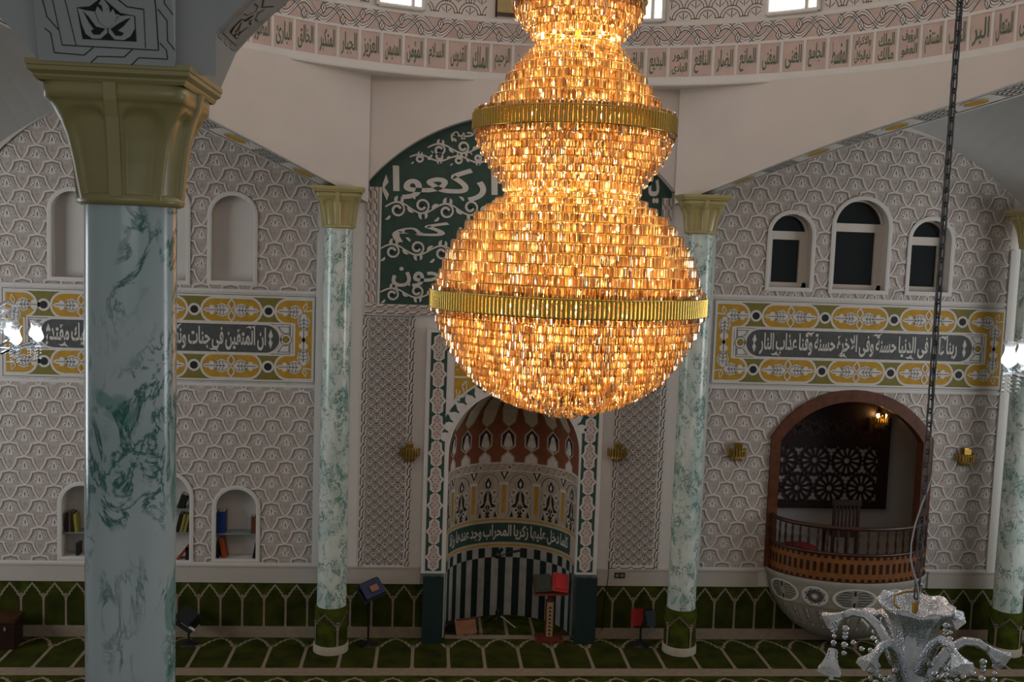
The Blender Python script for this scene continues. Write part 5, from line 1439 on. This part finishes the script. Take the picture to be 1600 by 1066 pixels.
# chair and red cushions on the balcony
cp = W3(1313, 800, 16.3); zd = zB0+.06
t = thing('slat_back_chair', 'dark wooden chair with a slatted back standing on the pulpit balcony', 'chair', (cp.x, 16.25, zd))
m = MB(); m.box((0, 0, .45), (.46, .44, .05), WOODD); m.build('seat', t)
for sx in (-1, 1):
    for sy in (-1, 1):
        m = MB(); top = 1.02 if sy < 0 else .45; m.box((sx*.20, sy*.19, top/2), (.045, .045, top), WOODD); m.build('leg', t)
m = MB()
for k in range(5): m.box((-.13+.065*k, -.19, .73), (.028, .02, .52), WOODD)
m.box((0, -.19, 1.0), (.50, .035, .09), WOODD); m.box((0, -.19, .50), (.4, .03, .05), WOODD); m.build('backrest', t)
def cushion(x, y, sx, sy, sz, label):
    m = MB(); rows = []
    for i in range(9):
        a = pi*i/8; rows.append([(sx*sin(a)**.6*cos(b)*(abs(cos(b))**-.0), sy*sin(a)**.6*sin(b), sz*(1-cos(a))) for b in [2*pi*k/18 for k in range(18)]])
    m.grid(rows, CUSH, closed_u=True); o = m.build('cushion', None, (x, y, zd)); tag(o, label, 'cushion')
p = W3(1240, 830, 15.9); cushion(p.x+.05, 15.85, .40, .24, .19, 'crimson cushion lying behind the balusters at the left end of the balcony')
cushion(cp.x+.34, 15.75, .26, .18, .10, 'crimson cushion on the balcony deck in front of the slatted chair')

# ================================================================== SHELVES AND BOOKS IN THE NICHES
def shelf(poly, py_, label):
    x0, x1 = poly[0][0], poly[-1][0]; z = W((x0+x1)/2, 0)[1]
    z = W(300, py_)[1]
    m = MB(); m.box((0, 0, 0), (x1-x0-.01, .26, .015), CLEARSHELF); o = m.build('glass_shelf', None, ((x0+x1)/2, 16.16, z)); tag(o, label, 'shelf', 'glass shelves in the wall niches'); return z+.0075
def book(x, z, w_, h_, col, label, tilt=0, group=None, depth=.17):
    """standing book, spine to the viewer, foot at (x, z); tilt leans its top to the right"""
    t = thing('book', label, 'book', (x, 16.13, z), 0, group)
    t.rotation_euler = (0, radians(tilt), 0)
    m = MB(); 
    for sx in (-1, 1): m.box((sx*(w_/2-.004), 0, h_/2), (.008, depth, h_), col)
    m.box((0, -depth/2, h_/2), (w_, .008, h_), col); m.build('cover', t)
    p = MB(); p.box((0, .004, h_/2), (w_-.014, depth-.012, h_-.012), PAPER); p.build('pages', t)
    return t
BLUE = mat('blue_cover', (.015, .035, .16), .4); TAN = mat('tan_cover', (.26, .19, .06), .5); BRN = mat('brown_cover', (.10, .045, .02), .5)
BLK = mat('black_cover', (.015, .014, .013), .45); REDD = mat('brick_red_cover', (.22, .035, .018), .5); YEL = mat('yellow_olive_cover', (.24, .20, .03), .5)
z1 = shelf(SHELF[0], 836, 'glass shelf in the left book niche, half hidden by the large column')
z2a = shelf(SHELF[1], 797, 'upper glass shelf in the tall book niche beside the large column')
z2 = shelf(SHELF[1], 834, 'lower glass shelf in the tall book niche beside the large column')
z3 = shelf(SHELF[2], 835, 'glass shelf in the right book niche holding a blue book')
bx = lambda px_: W(px_, 830)[0]
G1, G2 = 'books in the left niche', 'books in the tall niche'
book(bx(103), z1, .035, .31, BLK, 'black book at the left end of the left niche shelf', 0, G1); book(bx(107.5), z1, .035, .32, BRN, 'brown book second on the left niche shelf', 0, G1)
book(bx(111), z1, .04, .31, BLK, 'black book standing beside the leaning olive one in the left niche', 0, G1); book(bx(117.5), z1, .045, .29, YEL, 'olive yellow book leaning in the left niche beside the column', -5, G1)
book(bx(119), SHELF[0][0][1], .04, .2, BLK, 'black book on the floor of the left niche', 0, G1)
# flat-leaning volumes in the tall niche
book(bx(280), z2a, .10, .23, BLK, 'thick black book leaning on the upper shelf of the tall niche', 18, G2)
book(bx(295), z2a, .03, .22, BLK, 'thin black book standing at the right end of the upper shelf', 0, G2)
book(bx(275), z2, .05, .30, BLK, 'black book at the left of the lower shelf of the tall niche', 13, G2)
book(bx(281.3), z2, .045, .29, YEL, 'olive yellow book leaning among others in the tall niche', 13, G2)
book(bx(287), z2, .04, .29, TAN, 'tan book with banded spine in the tall niche', 13, G2)
book(bx(276), SHELF[1][0][1]+.0, .04, .30, REDD, 'dark red book leaning steeply on the floor of the tall niche', 38, G2)
book(bx(292), SHELF[1][0][1]+.0, .06, .2, BLK, 'squat black book on the floor of the tall niche', 0, G2)
book(bx(344.5), z3, .125, .35, BLUE, 'thick blue book standing on the shelf of the right niche', 0)
book(bx(394), z3, .055, .27, BRN, 'brown book at the right end of the right niche shelf', 0); book(bx(399), z3, .04, .29, REDD, 'rust red book against the right side of the niche shelf', 0)
book(bx(339.5), SHELF[2][0][1], .028, .24, BLK, 'black book behind the orange red one on the floor of the right niche', 0); book(bx(350.5), SHELF[2][0][1]+.01, .07, .31, mat('orange_red_cover', (.32, .055, .015), .5), 'orange red book leaning left on the floor of the right niche', -11)
book(bx(396), SHELF[2][0][1], .045, .27, BLK, 'black book leaning right on the floor of the right niche', 10)

# ================================================================== THINGS ON THE FLOOR
def stand(p, h_, label, cat='book stand'):
    t = thing('music_stand', label, cat, p)
    m = MB(); m.lathe([(.16, 0), (.16, .012), (.05, .03), (.02, .06)], BLACKP, n=20); m.build('base', t)
    m = MB(); m.tube([(0, 0, .03), (0, 0, h_)], .016, BLACKP, 8); m.build('post', t)
    return t
def slab(t, name, c, d, m_, yaw, pitch, roll=0, extra=None, parent=None):
    R = Matrix.Rotation(yaw, 3, 'Z') @ Matrix.Rotation(pitch, 3, 'X') @ Matrix.Rotation(roll, 3, 'Y')
    m = MB(); m.box(c, d, m_, R); return m.build(name, parent or t)
p = FL(575, 1008); t = stand(p, .86, 'black stand holding a blue covered book with a pink emblem')
slab(t, 'desk', (.02, 0, .88), (.42, .02, .32), BLACKP, .5, -.75, -.25)
bk = thing('open_book', 'blue covered book with a pink emblem lying on the left black stand', 'book', Vector(p)+Vector((.05, -.03, .92)))
NAVY = mat('navy_cover', (.02, .028, .075), .4)
slab(bk, 'cover', (0, 0, 0), (.36, .035, .26), NAVY, .5, -.75, -.25); slab(bk, 'emblem', (.03, -.025, .02), (.14, .01, .10), mat('faded_pink', (.30, .13, .09), .6), .5, -.75, -.25)
p = FL(298, 1001)+Vector((0, -.14, 0)); t = stand(p, .30, 'low black stand with a closed black book, just right of the large column')
slab(t, 'desk', (0, 0, .36), (.34, .02, .30), BLACKP, -.15, -.9, .5)
bk = thing('closed_book', 'black book with a pale page edge on the low stand right of the large column', 'book', Vector(p)+Vector((-.02, -.04, .44)))
slab(bk, 'cover', (0, 0, .02), (.30, .05, .24), BLACKP, -.15, -.9, .5); slab(bk, 'pages', (.03, -.06, -.115), (.29, .04, .03), PAPER, -.15, -.9, .5)
p = FL(1000, 1008); t = stand(p, .34, 'short black stand with a red folder beside the slim column')
slab(t, 'desk', (.05, 0, .46), (.30, .02, .26), BLACKP, .2, -.2, 0)
bk = thing('red_folder', 'red folder standing open on the short black stand beside the slim column', 'folder', Vector(p)+Vector((-.03, -.03, .46)))
slab(bk, 'cover', (-.05, -.01, .01), (.21, .03, .27), RED, .35, -.12, .08); slab(bk, 'grey_back', (.17, .02, -.02), (.18, .02, .25), mat('slate_blue_card', (.035, .042, .055), .6), -.2, -.12, -.05)
# wooden lectern in front of the niche
p = FL(857, 1000); t = thing('lectern', 'reddish wooden lectern with a carved pale post in front of the prayer niche', 'lectern', p)
RW = mat('red_stained_wood', (.14, .030, .014), .4, var=.3, scale=10)
m = MB(); m.box((0, 0, .025), (.44, .34, .05), RW); m.box((0, 0, .06), (.28, .22, .03), RW); m.build('base', t)
m = MB(); m.box((0, 0, .36), (.13, .11, .60), RW); m.box((0, 0, .76), (.09, .08, .24), RW, taper=.7); pst = m.build('post', t)
m = MB(); m.map = lambda u, v, h: (u, -.055-h, v); m.rect(-.05, .08, .05, .64, mat('pale_inlay_wood', (.36, .24, .13), .5), .003)
for k in range(8):
    v = .12+k*.062; m.fill([(0, v-.024), (.022, v), (0, v+.024), (-.022, v)], WOODD, .006); m.fill([(.028, v+.03), (.04, v+.045), (.028, v+.06)], WOODD, .006); m.fill([(-.028, v+.03), (-.04, v+.045), (-.028, v+.06)], WOODD, .006)
m.build('carved_inlay', pst)
slab(t, 'desk', (.0, 0, .90), (.56, .025, .36), RW, .0, -.95); slab(t, 'ledge', (.0, -.16, .80), (.56, .035, .02), RW, 0, -.2)
bk = thing('open_folder', 'glossy red folder lying open on the right of the wooden lectern', 'folder', Vector(p)+Vector((.15, -.04, .96)))
slab(bk, 'cover', (0, 0, 0), (.26, .03, .34), RED, .15, -.85, .22); slab(bk, 'page', (-.0, -.022, .015), (.17, .008, .24), mat('crimson_page', (.42, .012, .012), .4), .15, -.85, .22)
bk = thing('dark_book', 'dark green book with an oval frame on the left of the wooden lectern', 'book', Vector(p)+Vector((-.13, -.04, .95)))
slab(bk, 'cover', (0, 0, 0), (.27, .03, .32), mat('bottle_green_cover', (.016, .022, .016), .4), -.1, -.85, -.12)
m = MB(); R = Matrix.Rotation(-.1, 3, 'Z') @ Matrix.Rotation(-.85, 3, 'X') @ Matrix.Rotation(-.12, 3, 'Y'); m.map = lambda u, v, h: R @ Vector((u, -.016-h, v)); m.ring((0, 0), .07, .012, BRN, .004, 18, ry=.10); m.build('oval_frame', bk)
# microphone on a tripod inside the niche
p = FL(778, 980); t = thing('microphone_stand', 'black tripod microphone stand inside the prayer niche', 'microphone stand', p)
for k, a in enumerate((.3, 2.4, 4.5)):
    m = MB(); m.tube([(0, 0, .22), (.30*cos(a), -.26*abs(sin(a)) if k == 0 else .26*sin(a), .015)], .014, BLACKP if k else mat('pale_steel', (.4, .4, .38), .4, .5), 7); o = m.build('leg', t)
    if not k: tag(o, 'pale metal leg')
top = W3(786, 862, p.y).z
m = MB(); m.tube([(0, 0, .1), (0, 0, top-.05)], .012, BLACKP, 8); m.lathe([(.05, .20), (.055, .26), (.03, .32)], BLACKP, n=10); m.build('pole', t)
m = MB(); m.tube([(-.02, 0, top-.08), (.30, -.02, top+.04)], .010, BLACKP, 7); m.build('boom', t)
m = MB(); m.sphere((-.05, -.02, top-.06), .055, BLACKP, 10, 7, (1.2, 1, 1)); m.tube([(-.03, 0, top-.02), (.03, 0, top+.05)], .03, BLACKP, 8); m.tube([(.18, -.02, top), (.34, -.02, top+.03)], .022, BLACKP, 8); m.build('microphone', t)
m = MB(); q = FL(700, 985); q2 = FL(770, 990)
m.tube([(q.x, 16.15, .015), (q.x+.3, 16.08, .014), ((q.x+q2.x)/2, 16.2, .014), (q2.x-.1, 16.1, .014), (q2.x, 16.3, .014)], .008, BLACKP, 6); tag(m.build('floor_cable'), 'black cable trailing over the niche carpet to the microphone stand', 'cable')
# brown bookrest box lying in the niche
p = FL(727, 988); t = thing('book_rest', 'brown wooden folding book rest lying at the left of the prayer niche', 'book rest', Vector((p.x, 16.22, 0)))
for sx, nm_ in ((-1, 'left_board'), (1, 'right_board')):
    m = MB(); m.box((0, sx*.05, .12), (.36, .025, .27), WOODO if sx < 0 else BRN, Matrix.Rotation(.35, 3, 'Z') @ Matrix.Rotation(sx*.45, 3, 'X')); m.build('board', t)
m = MB(); m.box((-.20, -.02, .07), (.16, .14, .14), BLACKP); m.sphere((-.27, -.06, .09), .06, BLACKP, 9, 6); tag(m.build('loudspeaker', None, Vector(t.location)+Vector((-.06, .10, 0))), 'small black loudspeaker beside the brown book rest in the niche', 'loudspeaker')
# small square device on the niche wall
a_ = -3.0; z_ = Z(-4.67)
m = MB(); m.box((0, 0, 0), (.11, .03, .11), BLACKP); o = m.build('wall_clock', None, nm(a_, z_, .02)); tag(o, 'small square black clock with a pale face on the niche wall', 'clock')
f = MB(); f.box((0, -.017, 0), (.065, .006, .055), mat('pale_face', (.5, .5, .46), .5)); f.build('face', o)
# socket on the ledge and its thin cable
p = W3(968, 899, 15.965); m = MB(); m.box((0, 0, 0), (.17, .03, .085), BLACKP); o = m.build('wall_socket', None, p); tag(o, 'black double wall socket on the white ledge right of the prayer niche', 'socket')
for sx in (-1, 1):
    f = MB(); f.box((sx*.04, -.017, 0), (.055, .006, .05), mat('grey_socket_face', (.16, .16, .15), .5)); f.build('socket_face', o)
p0, p1, p2 = W3(951, 876, 15.955), W3(950, 905, 15.955), W3(941, 985, 15.94)
m = MB(); m.tube([p0, (p0+p1)/2+Vector((.005, 0, 0)), p1, (p1+p2)/2+Vector((-.02, 0, 0)), p2], .006, BLACKP, 6); tag(m.build('socket_cord'), 'thin black cord running down the wall beside the double socket', 'cord')
# dark wooden chest at the left edge
p = FL(4, 1012); t = thing('wooden_chest', 'dark wooden chest with a small metal lock standing at the left edge', 'chest', (p.x, 15.6, 0))
m = MB(); m.box((0, 0, .21), (.42, .34, .42), WOODD); m.build('body', t)
m = MB(); m.box((0, 0, .45), (.46, .38, .06), WOOD); m.build('lid', t)
m = MB(); m.box((.08, -.18, .33), (.03, .02, .05), mat('pale_steel2', (.5, .5, .48), .35, .8)); m.build('lock', t)
